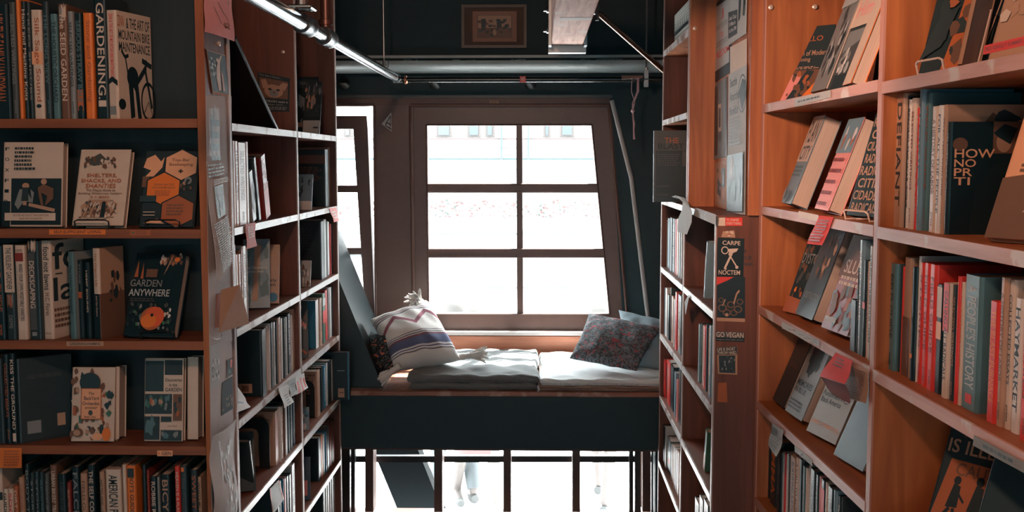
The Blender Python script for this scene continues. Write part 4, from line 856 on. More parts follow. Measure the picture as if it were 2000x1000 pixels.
# kitten notice on divider
def notice(name, pts, Y, col, items, label, group='paper notices', cat='notice', bulge=0, th=.0008, sub=1, parent=None, side=False):
    P = [FS.hit(x, y, Y[i] if isinstance(Y, (list, tuple)) else Y) for i, (x, y) in enumerate(pts)] if side else [at_y(x, y, Y) for x, y in pts]   # BL, BR, TR, TL
    n = (P[1]-P[0]).cross(P[3]-P[0]).normalized()
    def fc(u, v):
        p = (P[0]*(1-u)+P[1]*u)*(1-v)+(P[3]*(1-u)+P[2]*u)*v
        return p+n*(bulge*math.sin(math.pi*u)*(1-v*.6)+abs(bulge)*.4*math.sin(v*7)), n
    B = MB(); N = 10 if bulge else 1; vs = []
    for off in (0, -th):
        for j in range(N+1):
            for i in range(N+1): q, nn = fc(i/N, j/N); vs.append(q+nn*off)
    M = N+1; O = M*M; fs = []
    for j in range(N):
        for i in range(N): a = j*M+i; fs += [(a, a+1, a+M+1, a+M), (O+a+M, O+a+M+1, O+a+1, O+a)]
    for i in range(N):
        fs += [(i+1, i, O+i, O+i+1), (N*M+i, N*M+i+1, O+N*M+i+1, O+N*M+i), (i*M, (i+1)*M, O+(i+1)*M, O+i*M), ((i+1)*M+N, i*M+N, O+i*M+N, O+(i+1)*M+N)]
    B.add(vs, fs, cm(col, .8)); o = B.build(name, parent)
    if bulge: shade_auto(o, 60)
    art(o, fc, items, artname='print', titlename='lettering', base=.0003, sub=8 if bulge else 1)
    c = sum(P, Vector())/4; c.z = min(q.z for q in P)
    if parent is None:
        o.data.transform(Matrix.Translation(-c)); 
        for chd in o.children: chd.data.transform(Matrix.Translation(-c))
        o.location = c
        tag(o, label, cat, group)
    return o
yd = yB[1]-.0115
KIT = [('r', 0, .9, .86, 1, 'black'), ('t', 'You see a kitten...', .03, .92, .75, .98, 'grey'), ('r', .05, .36, .95, .88, 'brown'), ('p', [(.1, .82), (.25, .85), (.35, .65), (.15, .6)], 'tan'), ('p', [(.95, .82), (.78, .83), (.62, .68), (.85, .6)], 'tan'), ('c', .5, .56, .3, .18, 'tan'), ('c', .5, .5, .14, .1, 'grey'), ('c', .38, .6, .06, .03, 'black'), ('c', .64, .6, .06, .03, 'black'), ('p', [(.46, .54), (.56, .54), (.51, .49)], 'dark red'), ('r', .0, .02, 1, .34, 'black'), ('t', 'PATRON sees a', .1, .25, .95, .31, 'pale grey'), ('t', 'litter tool...', .3, .17, .85, .22, 'grey'), ('x', .15, .04, .95, .14, 2, 'grey')]
notice('kitten_notice', [(505, 218), (565, 218), (566, 153), (503, 140)], yd, 'charcoal', KIT, 'small dark notice with a kitten photo pinned inside the top left compartment')
def lface(px, k, w, h, t, col, lab, front, side=None, near=None, lean=10, yaw=60, inset=.08, bay='near', spinecol=None, roll=0):
    return face_book(FB, px, at_x(px, 500, -.855).z*0+400, SB[k], w, h, t, col, lab, f'books in the {bay} bay of the left aisle bookcase', front=front, near=near, lean=lean, yaw=yaw, inset=inset, spinecol=spinecol, roll=roll)
# top shelf far bay: two magazines against the end panel
ye = yB[2]-.022
def lean_y(Xl, k, w, h, t, col, lab, front, Yb, lean=14, side=None, bay='far', yaw=0, group=None, zz=None):
    Xl = min(Xl, -.866-w*math.cos(R(yaw))); z_ = (SB[k] if zz is None else zz)+t*math.sin(R(lean))+.0004
    return make_book(((Xl, Yb, z_), (-R(lean), 0, R(yaw))), t, w, h, col, lab, group or f'books in the {bay} bay of the left aisle bookcase', face=True, front=front, side=side)
xx = lambda px, Y: at_y(px, 300, Y).x
lean_y(xx(576, 4.15), 0, .085, .24, .006, 'black', 'black magazine with grey photo leaning in top far compartment, left of pair', [('r', 0, .8, 1, .95, 'charcoal'), ('t', 'THE PAST TENSE', .1, .86, .9, .91, 'grey'), ('p', [(.1, .7), (.4, .62), (.9, .3), (1, .05), (.5, .1), (.4, .4), (.1, .5)], 'grey'), ('m', .1, .1, .95, .6, 20, ['grey', 'charcoal', 'dark grey'], .08), ('r', .05, .12, .35, .2, 'tan')], 4.15, 17)
lean_y(xx(622, 4.12), 0, .066, .22, .006, 'charcoal', 'grey photo magazine with white foot leaning in top far compartment, right of pair', [('m', .0, .3, 1, 1, 40, ['grey', 'charcoal', 'dark grey', 'tan'], .1), ('r', 0, 0, 1, .25, 'pale grey'), ('r', 0, .26, 1, .32, 'black'), ('r', .6, .1, .9, .13, 'charcoal')], 4.12, 18)
# second shelf
lrow(1, 'near', [(456, 460, 275, 'white'), (460, 466, 276, 'cream', '*', 'charcoal'), (466, 481, 279, 'tan', '*', 'brown'), (481, 486, 277, 'white')], inset=.012, d=.17)
p = FB.hit(490, 400, .03)
def llean(px, k, ytop, t, col, tilt, title, tc, lab, bay='near', inset=.02, d=.15, art_=None, h=None, near=None, spinecol=None):
    p = FB.hit(px, ytop+120, inset); p.z = SB[k]+.0004; h = h
    return make_book((p, (0, -R(tilt), R(90))), t, d, h, col, lab, f'books in the {bay} bay of the left aisle bookcase', front=spine_art(title, tc, h, t, art_), near=near, spinecol=spinecol)
llean(494, 1, 300, .045, 'grey', 14, None, 'white', 'grey picture-spined book leaning left on second shelf, near bay', h=.155, art_=[('m', 0, .1, 1, .9, 14, ['charcoal', 'pale grey', 'dark grey'], .2)])
llean(506, 1, 300, .03, 'charcoal', 15, '*', 'grey', 'charcoal book leaning beside the pink-red spine, second shelf, near bay', h=.2)
llean(520, 1, 300, .055, 'dark red', 15, 'LOST CITIES', 'pink', 'dark red and pink spine leaning left, second shelf, near bay', h=.205, art_=[('r', 0, 0, 1, .45, 'pink'), ('r', 0, .45, 1, .55, 'rust')])
lrow(1, 'far', [(636, 643, 292, 'black', None, 'white', {'near': [('r', .2, .75, 1, .9, 'brown'), ('x', .2, .45, .95, .7, 8, 'brown'), ('r', .25, .08, .55, .24, 'tan')], 'd': .2}), (643, 647, 288, 'tan'), (647, 651, 293, 'white'), (651, 656, 292, 'dark grey')], inset=.02, d=.19)
lean_y(xx(584, 4.0), 1, .055, .14, .008, 'slate blue', 'small pale blue booklet leaning on second shelf, far bay', [('m', 0, .3, 1, 1, 14, ['dark teal', 'charcoal', 'slate blue'], .12), ('r', 0, 0, 1, .25, 'white')], 3.95, 16)
# third shelf
lrow(2, 'near', [(456, 462, 478, 'tan'), (462, 466, 497, 'white'), (467, 472, 496, 'cream', '*', 'rust'), (472, 475, 488, 'brown'), (475, 482, 480, 'white', '*', 'grey'), (482, 485, 483, 'pale grey')], inset=.012, d=.16)
BLU = [('m', 0, .0, 1, 1, 26, ['slate blue', 'teal', 'grey'], .16), ('p', [(.35, .1), (.55, .1), (.6, .5), (.7, .9), (.45, .9), (.4, .5)], 'tan'), ('t', 'Every Twelve Seconds', .1, .55, .9, .6, 'white'), ('x', .2, .5, .8, .54, 1, 'pale grey')]
lean_y(xx(484, 3.30), 2, .085, .225, .02, 'slate blue', 'blue face-out book leaning on third shelf, near bay', BLU, 3.30, 16, bay='near', yaw=12)
lean_y(xx(515, 3.42), 2, .075, .20, .014, 'tan', 'tan paperback with dark script leaning behind the blue book', [('t', 'Lovely', .2, .35, .9, .42, 'charcoal'), ('t', 'youth', .25, .27, .85, .34, 'charcoal'), ('c', .75, .1, .2, .08, 'blue'), ('c', .3, .7, .15, .05, 'orange')], 3.42, 18, bay='near', yaw=8)
lrow(2, 'far', [(628, 634, 432, 'black', None, 'white', {'near': [('x', .1, .5, .9, .9, 8, 'charcoal')], 'd': .21}), (634, 638, 428, 'pale grey'), (638, 641, 431, 'black'), (641, 644, 433, 'white'), (644, 648, 437, 'red'), (648, 652, 440, 'dark grey'), (652, 656, 444, 'charcoal')], inset=.02, d=.19)
lean_y(xx(584, 3.95), 2, .04, .10, .006, 'pale grey', 'small pale booklet leaning on third shelf, far bay', [('m', 0, 0, 1, 1, 12, ['grey', 'white', 'brown'], .2)], 3.92, 16)
# fourth shelf
lrow(3, 'near', [(512, 521, 642, 'black', None, 'white', {'near': [('r', .55, .06, .85, .2, 'tan'), ('r', .7, .08, .8, .17, 'brown')], 'd': .22}), (521, 524, 636, 'cream'), (525, 529, 632, 'white', '*', 'charcoal'), (530, 534, 629, 'black', '*', 'grey'), (535, 539, 628, 'pale grey', '*', 'charcoal'), (540, 543, 627, 'black'), (544, 549, 619, 'tan', '*', 'brown'), (550, 553, 621, 'white'), (554, 558, 620, 'charcoal', '*', 'pale grey'), (559, 562, 618, 'pale grey'), (563, 568, 612, 'black', '*', 'white'), (569, 572, 615, 'white'), (573, 577, 603, 'tan')], inset=.012, d=.17)
GSK = [('m', 0, .5, 1, 1, 26, ['brown', 'charcoal', 'pink', 'dark grey'], .07), ('t', 'Like a Grey Sky', .05, .5, .95, .56, 'pale grey'), ('p', [(.35, .30), (.5, .30), (.55, .46), (.4, .48)], 'tan'), ('p', [(.55, .22), (.95, .1), (.9, .06), (.5, .18)], 'rust'), ('x', .35, .04, .7, .12, 2, 'grey')]
lean_y(xx(581, 3.84), 3, .085, .215, .008, 'charcoal', 'dark face-out book lettered Grey Sky leaning on fourth shelf, far bay', GSK, 3.84, 14, yaw=15)
lrow(3, 'far', [(617, 623, 585, 'white', None, 'white', {'near': [('r', 0, 0, 1, 1, 'blue'), ('x', .2, .5, .9, .9, 5, 'teal')]}), (623, 630, 582, 'tan', '*', 'brown'), (631, 636, 572, 'green', None, 'white', {'art': [('r', 0, .4, 1, .65, 'red'), ('r', 0, .75, 1, .9, 'pale grey')]}), (636, 640, 566, 'red'), (640, 644, 562, 'pale grey', '*', 'blue'), (645, 648, 560, 'white'), (649, 652, 559, 'slate blue'), (653, 657, 556, 'cream')], inset=.02, d=.19)
# fifth shelf
lrow(4, 'near', [(538, 545, 800, 'tan', '*', 'pink', {'near': [('x', .3, .72, .95, .95, 8, 'brown')], 'd': .22}), (545, 549, 795, 'white'), (550, 554, 792, 'cream', '*', 'rust'), (555, 558, 788, 'brown'), (558, 562, 786, 'white'), (563, 567, 784, 'dark teal', '*', 'teal'), (568, 572, 780, 'black', '*', 'grey'), (573, 577, 776, 'navy', '*', 'slate blue')], inset=.012, d=.17)
lrow(4, 'far', [(620, 626, 722, 'tan', None, 'white', {'near': [('x', .2, .5, .95, .95, 7, 'brown')], 'd': .2}), (628, 632, 715, 'black'), (633, 637, 712, 'blue', 'RESISTANCE', 'white'), (638, 641, 708, 'white'), (642, 648, 702, 'dark teal', 'CHOMSKY ON', 'teal'), (649, 653, 700, 'pale grey')], inset=.02, d=.19)
def bookend(F, s, z, label, w=.14, h=.17, inset=.03):
    r = empty('bookend', F.pt(s, inset, z+.0005), F.rz); B = MB(); q = .0015
    # black steel arch: outer rounded rectangle ring standing across the shelf (in the local y-z plane)
    outer = [(0, 0)]+[(.03-.03*math.cos(R(a)), h-.03+.03*math.sin(R(a))) for a in (0, 30, 60, 90)]+[(w-.03+.03*math.sin(R(a)), h-.03+.03*math.cos(R(a))) for a in (0, 30, 60, 90)]+[(w, 0)]
    k = .035; inner = [(w-k, 0)]+[(w-k-.02+.02*math.cos(R(a)), h-k-.02+.02*math.sin(R(a))) for a in (0, 45, 90)]+[(k+.02-.02*math.sin(R(a)), h-k-.02+.02*math.cos(R(a))) for a in (0, 45, 90)]+[(k, 0)]
    B.prism([Vector((0, y, z2)) for y, z2 in outer+inner], (q, 0, 0), BLACKM); B.build('upright', r)
    B = MB(); B.box((-.09, k, 0), (0, w-k, .0012), BLACKM); B.build('foot', r)
    tag(r, label, 'bookend', 'black metal bookends')
bookend(FB, FB.s_of(538, 880, .012)-.004, SB[4], 'black arched metal bookend on fifth shelf, near bay, left aisle bookcase')
bookend(FB, FB.s_of(620, 780, .02)-.004, SB[4], 'black arched metal bookend on fifth shelf, far bay, left aisle bookcase', w=.12, h=.15)
llean(497, 4, 850, .02, 'charcoal', 16, '*', 'pale grey', 'thin charcoal spine leaning against the bookend, fifth shelf, near bay', h=.17)
lean_y(xx(452, 3.05), 4, .09, .18, .012, 'black', 'black paperback with sloping white title on fifth shelf, near bay', [('t', 'LIVES ON THE PLATFORM', .1, .3, .9, .36, 'pale grey'), ('c', .4, .8, .12, .05, 'dark grey')], 3.08, 20, bay='near', yaw=20)
lean_y(xx(588, 3.9), 4, .05, .085, .006, 'slate blue', 'small shiny blue booklet leaning on fifth shelf, far bay', [('m', 0, 0, 1, 1, 10, ['white', 'blue', 'charcoal'], .2)], 3.84, 16, yaw=10)
# book sticking out at the window end
make_book(((-.955, 4.358, SB[4]), (0, 0, 0)), .026, .148, .205, 'black', 'black book with blue edge sticking out at the window end of the left aisle bookcase', 'books in the far bay of the left aisle bookcase', face=True, spinecol='blue', front=[('r', .96, 0, 1, 1, 'blue'), ('r', .68, .05, .86, .24, 'tan'), ('r', .72, .14, .84, .16, 'brown'), ('r', .66, .6, .88, .62, 'grey')])
# sixth shelf
lrow(5, 'near', [(543, 547, 942, 'dark teal'), (547, 551, 938, 'slate blue', '*', 'white'), (552, 556, 935, 'blue'), (557, 560, 932, 'pink'), (561, 565, 928, 'charcoal', '*', 'grey'), (566, 570, 925, 'black'), (571, 577, 905, 'pale grey', '*', 'charcoal')], inset=.012, d=.17)
lrow(5, 'far', [(623, 628, 852, 'black', None, 'white', {'d': .21}), (628, 631, 850, 'orange'), (632, 635, 846, 'white'), (636, 639, 842, 'blue', '*', 'white'), (640, 644, 830, 'dark grey'), (645, 648, 825, 'dark red', '*', 'tan'), (649, 654, 822, 'brown', '*', 'pink')], inset=.02, d=.19)
lean_y(xx(588, 3.86), 5, .055, .16, .008, 'navy', 'navy booklet with pink panel leaning on sixth shelf, far bay', [('r', .1, .1, .8, .45, 'pink'), ('m', .1, .1, .8, .45, 5, ['rust', 'tan'], .12)], 3.84, 14, yaw=10)
row(FB, .15, [(632, 636, 945, 'charcoal'), (637, 640, 943, 'pale grey'), (641, 644, 938, 'white'), (645, 648, 935, 'pale grey'), (649, 652, 930, 'charcoal'), (653, 657, 928, 'white')], 'bottom shelf, far bay, left aisle bookcase', 'books in the far bay of the left aisle bookcase', inset=.02, d=.19, gap=.40)
# ---- notes hanging from the shelf edges (plane x=-.855)
def note(F, pts, col, items, label, inset=-.006, bulge=.004, group='paper notes'):
    P = [F.hit(x, y, inset if not isinstance(inset, (list, tuple)) else inset[i]) for i, (x, y) in enumerate(pts)]; n = (P[1]-P[0]).cross(P[3]-P[0]).normalized()
    def fc(u, v):
        p = (P[0]*(1-u)+P[1]*u)*(1-v)+(P[3]*(1-u)+P[2]*u)*v; return p+n*bulge*math.sin(v*5+u*2)*(1-v), n
    B = MB(); N = 8; vs = []
    for off in (0, -.0006):
        for j in range(N+1):
            for i in range(N+1): q, nn = fc(i/N, j/N); vs.append(q+nn*off)
    M = N+1; O = M*M; fs = []
    for j in range(N):
        for i in range(N): a = j*M+i; fs += [(a, a+1, a+M+1, a+M), (O+a+M, O+a+M+1, O+a+1, O+a)]
    for i in range(N):
        fs += [(i+1, i, O+i, O+i+1), (N*M+i, N*M+i+1, O+N*M+i+1, O+N*M+i), (i*M, (i+1)*M, O+(i+1)*M, O+i*M), ((i+1)*M+N, i*M+N, O+i*M+N, O+(i+1)*M+N)]
    B.add(vs, fs, cm(col, .75)); c = sum(P, Vector())/4; c.z = min(q.z for q in P)
    o = B.build('paper_note'); shade_auto(o, 60); art(o, fc, items, artname='handwriting', base=.0003, sub=6)
    o.data.transform(Matrix.Translation(-c))
    for q in o.children: q.data.transform(Matrix.Translation(-c))
    o.location = c; return tag(o, label, 'note', group)
note(FB, [(481, 487), (500, 480), (499, 434), (480, 438)], 'pink', [('x', .2, .4, .8, .9, 5, 'rust')], 'bright pink note hanging from the second shelf of the left aisle bookcase')
note(FB, [(652, 434), (662, 431), (657, 405), (643, 407)], 'pink', [('x', .2, .2, .8, .8, 3, 'white')], 'small pink note on the second shelf edge nearest the window', inset=-.004)
note(FB, [(555, 797), (572, 785), (563, 750), (544, 760)], 'white', [('x', .3, .1, .7, .6, 4, 'grey')], 'large white note on the fourth shelf edge, left of the other two')
note(FB, [(567, 776), (580, 768), (577, 738), (563, 745)], 'pale grey', [('x', .2, .2, .8, .8, 4, 'grey')], 'small grey-white note on the fourth shelf edge beside the pink-striped one')
note(FB, [(579, 771), (600, 757), (594, 728), (577, 736)], 'white', [('r', .1, 0, .3, .7, 'pink'), ('r', .45, .0, .62, .8, 'pink'), ('r', .78, .1, .92, .7, 'red')], 'white note with pink stripes on the fourth shelf edge')
note(FB, [(532, 1006), (552, 975), (545, 937), (527, 955)], 'white', [('l', [(.02, 0), (.02, 1)], .05, 'red'), ('l', [(.98, 0), (.98, 1)], .06, 'red'), ('l', [(0, .02), (1, .02)], .03, 'red'), ('x', .1, .1, .9, .9, 10, 'pale grey')], 'white ruled note with red border hanging from the fifth shelf')
note(FB, [(462, 806), (488, 795), (478, 775), (459, 748)], 'white', [('x', .1, .3, .6, .4, 1, 'blue')], 'white card poking out at the left of the fourth shelf', inset=[-.002, .02, .03, .01])
# ---- notices on the end of the left aisle case
YE = 0.0; FS = Frame((xA1, 0, 0), R(90))
def snotice(*a, **k): return notice(*a, side=True, **k)
xe0, xe1 = 404, 452
snotice('backing_sheet', [(414, 1005), (462, 1005), (452, 188), (402, 186)], YE-.0012, (.50, .44, .42), [('r', .1, .83, .5, .97, 'pale grey'), ('m', .1, .86, .5, .97, 12, ['slate blue', 'pale grey'], .06), ('x', .15, .78, .5, .95, 6, 'slate blue')], 'long pale sheet pasted on the end of the left aisle bookcase')
snotice('drawing_sheet', [(400, 62), (458, 81), (452, -12), (400, -12)], [YE-.01, YE-.012, YE-.004, YE-.004], 'pink', [('l', [(.45, .8), (.6, .6), (.75, .45), (.8, .3), (.7, .25), (.55, .3), (.8, .22)], .02, 'brown'), ('l', [(.3, .7), (.4, .5), (.5, .3)], .015, 'brown'), ('m', .4, .2, .8, .35, 12, ['brown', 'rust'], .03)], 'pink sheet with a pencil sketch pinned above the photo card', bulge=.004)
snotice('photo_card', [(416, 183), (449, 190), (440, 108), (404, 97)], YE-.004, 'tan', [('r', .0, .06, 1, .98, 'black'), ('m', 0, .4, .4, .95, 14, ['grey', 'pale grey'], .06), ('p', [(.35, .1), (.5, .12), (.55, .5), (.6, .75), (.75, .95), (.7, .96), (.5, .8), (.35, .6), (.3, .4)], 'cream'), ('p', [(.6, .1), (.72, .12), (.7, .5), (.6, .6)], 'tan'), ('c', .48, .82, .08, .05, 'cream')], 'small black and white photo card on the bookcase end below the pink sheet')
snotice('newspaper_strip', [(424, 551), (452, 512), (438, 312), (402, 316)], [YE-.02, YE-.008, YE-.003, YE-.003], (.50, .42, .38), [('x', .05, .86, .95, .98, 4, 'charcoal'), ('r', .28, .5, .78, .78, 'charcoal'), ('m', .28, .5, .78, .78, 14, ['slate blue', 'dark grey', 'grey'], .06), ('x', .06, .06, .94, .48, 22, 'grey'), ('x', .06, .8, .94, .85, 3, 'grey')], 'curling newspaper clipping pinned on the end of the left aisle bookcase', bulge=.006)
snotice('torn_note', [(421, 640), (430, 640), (436, 570), (424, 575)], YE-.003, 'rust', [], 'torn brown scrap behind the stamped envelope')
ev = snotice('envelope', [(428, 650), (487, 632), (468, 556), (432, 566)], [YE-.02, YE-.045, YE-.04, YE-.012], 'tan', [('r', .62, .8, .85, .95, 'dark teal'), ('l', [(.15, .85), (.6, .9)], .01, 'brown'), ('l', [(.15, .9), (.6, .94)], .01, 'brown'), ('l', [(.15, .8), (.6, .86)], .01, 'brown'), ('t', 'Left Bank Books', .25, .56, .8, .63, 'brown'), ('t', '92 Pike St', .3, .48, .65, .54, 'brown'), ('t', 'Seattle WA', .3, .4, .75, .46, 'brown'), ('t', '98101', .55, .32, .8, .37, 'brown'), ('l', [(.1, .1), (.7, .12)], .008, 'brown')], 'tan stamped and addressed envelope sticking out from the bookcase end')
snotice('picture_card', [(411, 761), (430, 750), (430, 668), (411, 676)], YE-.003, 'pale grey', [('m', .1, .1, .9, .7, 26, ['charcoal', 'grey', 'white'], .08)], 'pale card with an ink drawing below the envelope')
snotice('picture_card', [(444, 738), (455, 730), (455, 698), (443, 704)], YE-.003, 'dark grey', [('p', [(.5, .4), (.8, .5), (.9, .9), (.6, .95)], 'red'), ('m', .1, .1, .9, .6, 6, ['charcoal', 'slate blue'], .12)], 'tiny dark card with a red figure on the bookcase end')
snotice('picture_card', [(433, 812), (455, 798), (454, 735), (434, 748)], YE-.003, 'charcoal', [('m', .05, .05, .95, .5, 16, ['brown', 'dark grey'], .07)], 'dark photo card on the bookcase end above the rolled paper')
snotice('crumpled_sheet', [(416, 1010), (462, 1010), (459, 818), (413, 853)], [YE-.02, YE-.01, YE-.01, YE-.03], (.56, .50, .47), [('m', .3, .05, .85, .9, 40, ['pale grey', 'grey', 'white'], .05), ('l', [(.2, .9), (.3, .5), (.25, .02)], .02, 'grey')], 'large crumpled pale sheet hanging low on the bookcase end', bulge=.014)
B = MB(); pts = [FS.hit(424+9*math.cos(t), 655+8*math.sin(t), -.012) for t in [k*.42 for k in range(-1, 9)]]; B.tube(pts, .0009, STEEL, 6); o = bake_origin(B.build('wire_hook')); tag(o, 'thin bent wire hook below the envelope', 'hook')
def pin(p, lab, d=(0, -1, 0)):
    B = MB(); B.lathe((0, 0, 0), d, [(0, .003), (.003, .004), (.006, .007), (.009, .007), (.011, .003)], mat((.65, .5, .42), .25, .3), 12); o = B.build('push_pin'); shade_auto(o); o.location = p; tag(o, lab, 'push pin', 'push pins and shelf pegs')
pin(at_y(554, 102, yd+.002), 'pale peg in the divider above the kitten notice')
pin(FS.hit(423, 85, .001), 'clear pin on the bookcase end above the photo card', (1, 0, 0))
# ================================================================== right aisle case (plane x=.527)
def rrow(k, bay, items, **kw):
    return row(FC, SC[k], items, f'{["top","second","third","fourth","fifth"][k]} shelf, {bay} bay, stickered right bookcase', f'books in the {bay} bay of the stickered right bookcase', **kw)
rrow(1, 'far', [(1295, 1298, 428, 'white'), (1299, 1302, 429, 'cream', '*', 'brown'), (1303, 1307, 426, 'slate blue'), (1308, 1312, 425, 'black', '*', 'teal'), (1313, 1317, 427, 'charcoal', '*', 'white'), (1318, 1320, 428, 'red'), (1321, 1324, 427, 'cream'), (1325, 1328, 440, 'black'), (1329, 1331, 445, 'pale grey')], inset=.015, d=.17)
rrow(2, 'far', [(1295, 1298, 560, 'slate blue'), (1299, 1302, 562, 'white'), (1303, 1306, 575, 'black'), (1307, 1310, 560, 'charcoal', '*', 'red'), (1311, 1314, 578, 'tan'), (1315, 1317, 583, 'pale grey'), (1318, 1321, 570, 'red', None), (1322, 1330, 575, 'charcoal', '*', 'cream', {'art': [('m', .1, .05, .9, .5, 10, ['tan', 'rust'], .14)]})], inset=.015, d=.17)
rrow(3, 'far', [(1292, 1294, 703, 'cream'), (1295, 1298, 700, 'red'), (1299, 1301, 706, 'charcoal'), (1302, 1308, 704, 'red', '*', 'cream'), (1309, 1315, 712, 'black'), (1316, 1319, 725, 'slate blue'), (1320, 1322, 740, 'pink'), (1323, 1329, 715, 'black', '*', 'dark red')], inset=.015, d=.17)
rrow(4, 'far', [(1290, 1293, 822, 'dark red'), (1294, 1297, 830, 'black'), (1298, 1300, 832, 'pale grey'), (1301, 1309, 853, 'charcoal', None, 'red', {'art': [('c', .6, .35, .3, .07, 'red')]}), (1310, 1312, 866, 'pale grey'), (1313, 1315, 868, 'cream', '*', 'rust'), (1316, 1318, 872, 'pale grey'), (1319, 1321, 876, 'white'), (1322, 1325, 880, 'tan', '*', 'brown'), (1326, 1329, 885, 'white')], inset=.015, d=.17)
rrow(2, 'near', [(1363, 1366, 632, 'teal'), (1367, 1370, 630, 'dark teal', '*', 'white'), (1371, 1372.5, 634, 'cream'), (1373, 1377, 636, 'red', '*', 'cream'), (1378, 1380, 633, 'black'), (1381, 1383, 638, 'tan', '*', 'rust'), (1384, 1388, 635, 'slate blue', '*', 'white')], inset=.015, d=.17)
def rlean(px, k, ym, t, h, d, tilt, col, lab, bay='near', side=None, art_=None):
    p = FC.hit(px, ym, .02); p.z = SC[k]+.0004+t*math.sin(R(tilt))
    make_book((p, (0, R(tilt), FC.rz)), t, d, h, col, lab, f'books in the {bay} bay of the stickered right bookcase', front=art_)
rlean(1374, 1, 550, .02, .19, .14, 15, 'slate blue', 'slate blue book leaning alone in the empty near compartment', art_=[('m', 0, .2, 1, .8, 8, ['grey', 'dark teal'], .2)])
rlean(1374, 3, 870, .03, .14, .14, 14, 'green', 'dark green and tan book leaning alone on the fourth shelf, near bay', art_=[('r', 0, 0, 1, .4, 'tan')])
rrow(4, 'near', [(1356, 1364, 975, 'charcoal', '*', 'grey'), (1365, 1372, 970, 'dark grey', '*', 'white'), (1373, 1382, 978, 'black', '*', 'grey')], inset=.015, d=.17)
# upper case contents
zz = SC[0]+.001; a = at_y(1276, 396, 4.03)
make_book(((a.x, 4.03, zz), (-R(2), 0, 0)), .02, .135, .272, 'charcoal', 'dark grey book titled BLAST sticking out into the aisle above the lower bookcase', 'books in the upper right bookcase', face=True,
 front=[('r', 0, .72, 1, 1, 'dark grey'), ('t', 'THE', .3, .82, .7, .9, 'rust'), ('t', 'BLAST', .12, .74, .85, .82, 'black'), ('x', .1, .5, .75, .68, 6, 'dark grey'), ('r', .8, .5, 1, .71, 'dark grey'), ('x', .1, .2, .5, .24, 1, 'dark grey'), ('x', .1, .08, .5, .12, 1, 'dark grey')])
# woven box on the top shelf
p = FC.pt(yD[0]+.05, .04, SD[0]+.0005)
bxr = empty('woven_box', p, FC.rz)
chk, n_, b_ = nt('woven_pattern', .8); tc_ = n_.nodes.new('ShaderNodeTexCoord'); ck = n_.nodes.new('ShaderNodeTexVoronoi'); ck.inputs['Scale'].default_value = 90; ck.inputs['Randomness'].default_value = 0
n_.links.new(tc_.outputs['Object'], ck.inputs['Vector']); cr_ = n_.nodes.new('ShaderNodeValToRGB'); cr_.color_ramp.elements[0].position = .22; cr_.color_ramp.elements[1].position = .3; cr_.color_ramp.elements[0].color = (.05, .06, .06, 1); cr_.color_ramp.elements[1].color = (.5, .5, .46, 1); n_.links.new(ck.outputs['Distance'], cr_.inputs[0]); n_.links.new(cr_.outputs[0], b_.inputs['Base Color'])
LB = yD[1]-yD[0]-.09
B = MB(); B.box((0, 0, .008), (LB, .2, .06), chk, .003); B.build('box_body', bxr)
B = MB(); B.box((-.002, -.002, .0), (LB+.002, .202, .008), cm('brown')); B.build('base_board', bxr)
B = MB(); B.box((-.001, -.001, .06), (LB+.001, .201, .072), cm('black')); B.box((-.001, -.001, .072), (LB+.001, .201, .14), chk); 
for k in range(12): xx_ = LB*(k+.5)/12; B.prism([Vector((xx_-.008, -.0015, .072)), Vector((xx_+.008, -.0015, .072)), Vector((xx_, -.0015, .105))], (0, .0005, 0), cm('black'))
B.build('lid', bxr); tag(bxr, 'patterned black and white woven box on the top shelf of the upper right bookcase', 'box')
# posters on the poster board (faces -x)
FP = Frame((XPB, 0, 0), R(-90))
def poster(pts, col, items, label, inset=-.002, bulge=0, name='poster', cat='poster'):
    P = [FP.hit(x, y, inset) for x, y in pts]; n = (P[1]-P[0]).cross(P[3]-P[0]).normalized()
    fc = lambda u, v: ((P[0]*(1-u)+P[1]*u)*(1-v)+(P[3]*(1-u)+P[2]*u)*v, n)
    B = MB(); B.prism(P, -n*.0008, cm(col, .7)); o = B.build(name); c = sum(P, Vector())/4; c.z = min(q.z for q in P)
    art(o, fc, items, artname='print', titlename='lettering', base=.0003)
    o.data.transform(Matrix.Translation(-c))
    for q in o.children: q.data.transform(Matrix.Translation(-c))
    o.location = c; return tag(o, label, cat, 'posters on the pine side board')
poster([(1394, 163), (1428, 140), (1428, -15), (1394, 10)], 'charcoal', [('r', .08, .14, .9, .95, 'pale grey'), ('t', 'J', .45, .75, .6, .87, 'red'), ('t', 'transmissions', .12, .64, .85, .72, 'grey'), ('t', 'TO', .4, .52, .6, .58, 'red'), ('t', 'commons', .15, .42, .85, .49, 'grey'), ('t', 'FREEDOM', .15, .28, .9, .36, 'red')], 'poster of red and grey lettering in a dark border, top of the pine board')
poster([(1421, 90), (1457, 65), (1459, -20), (1421, -15)], 'pale grey', [('r', .05, .12, .55, .62, 'charcoal'), ('t', 'Last Class', .1, .46, .5, .54, 'white'), ('t', '10 March', .1, .34, .45, .42, 'white'), ('t', 'at the 504', .1, .22, .5, .3, 'white'), ('p', [(.6, .35), (.7, .4), (.75, .95), (.62, .9)], 'charcoal'), ('p', [(.82, .45), (.92, .42), (.96, .95), (.85, .95)], 'charcoal')], 'white flyer with a black text panel overlapping at the top of the pine board', inset=-.0045)
poster([(1426, 145), (1458, 128), (1458, 75), (1426, 92)], 'cream', [], 'blank cream paper below the white flyer', inset=-.0032)
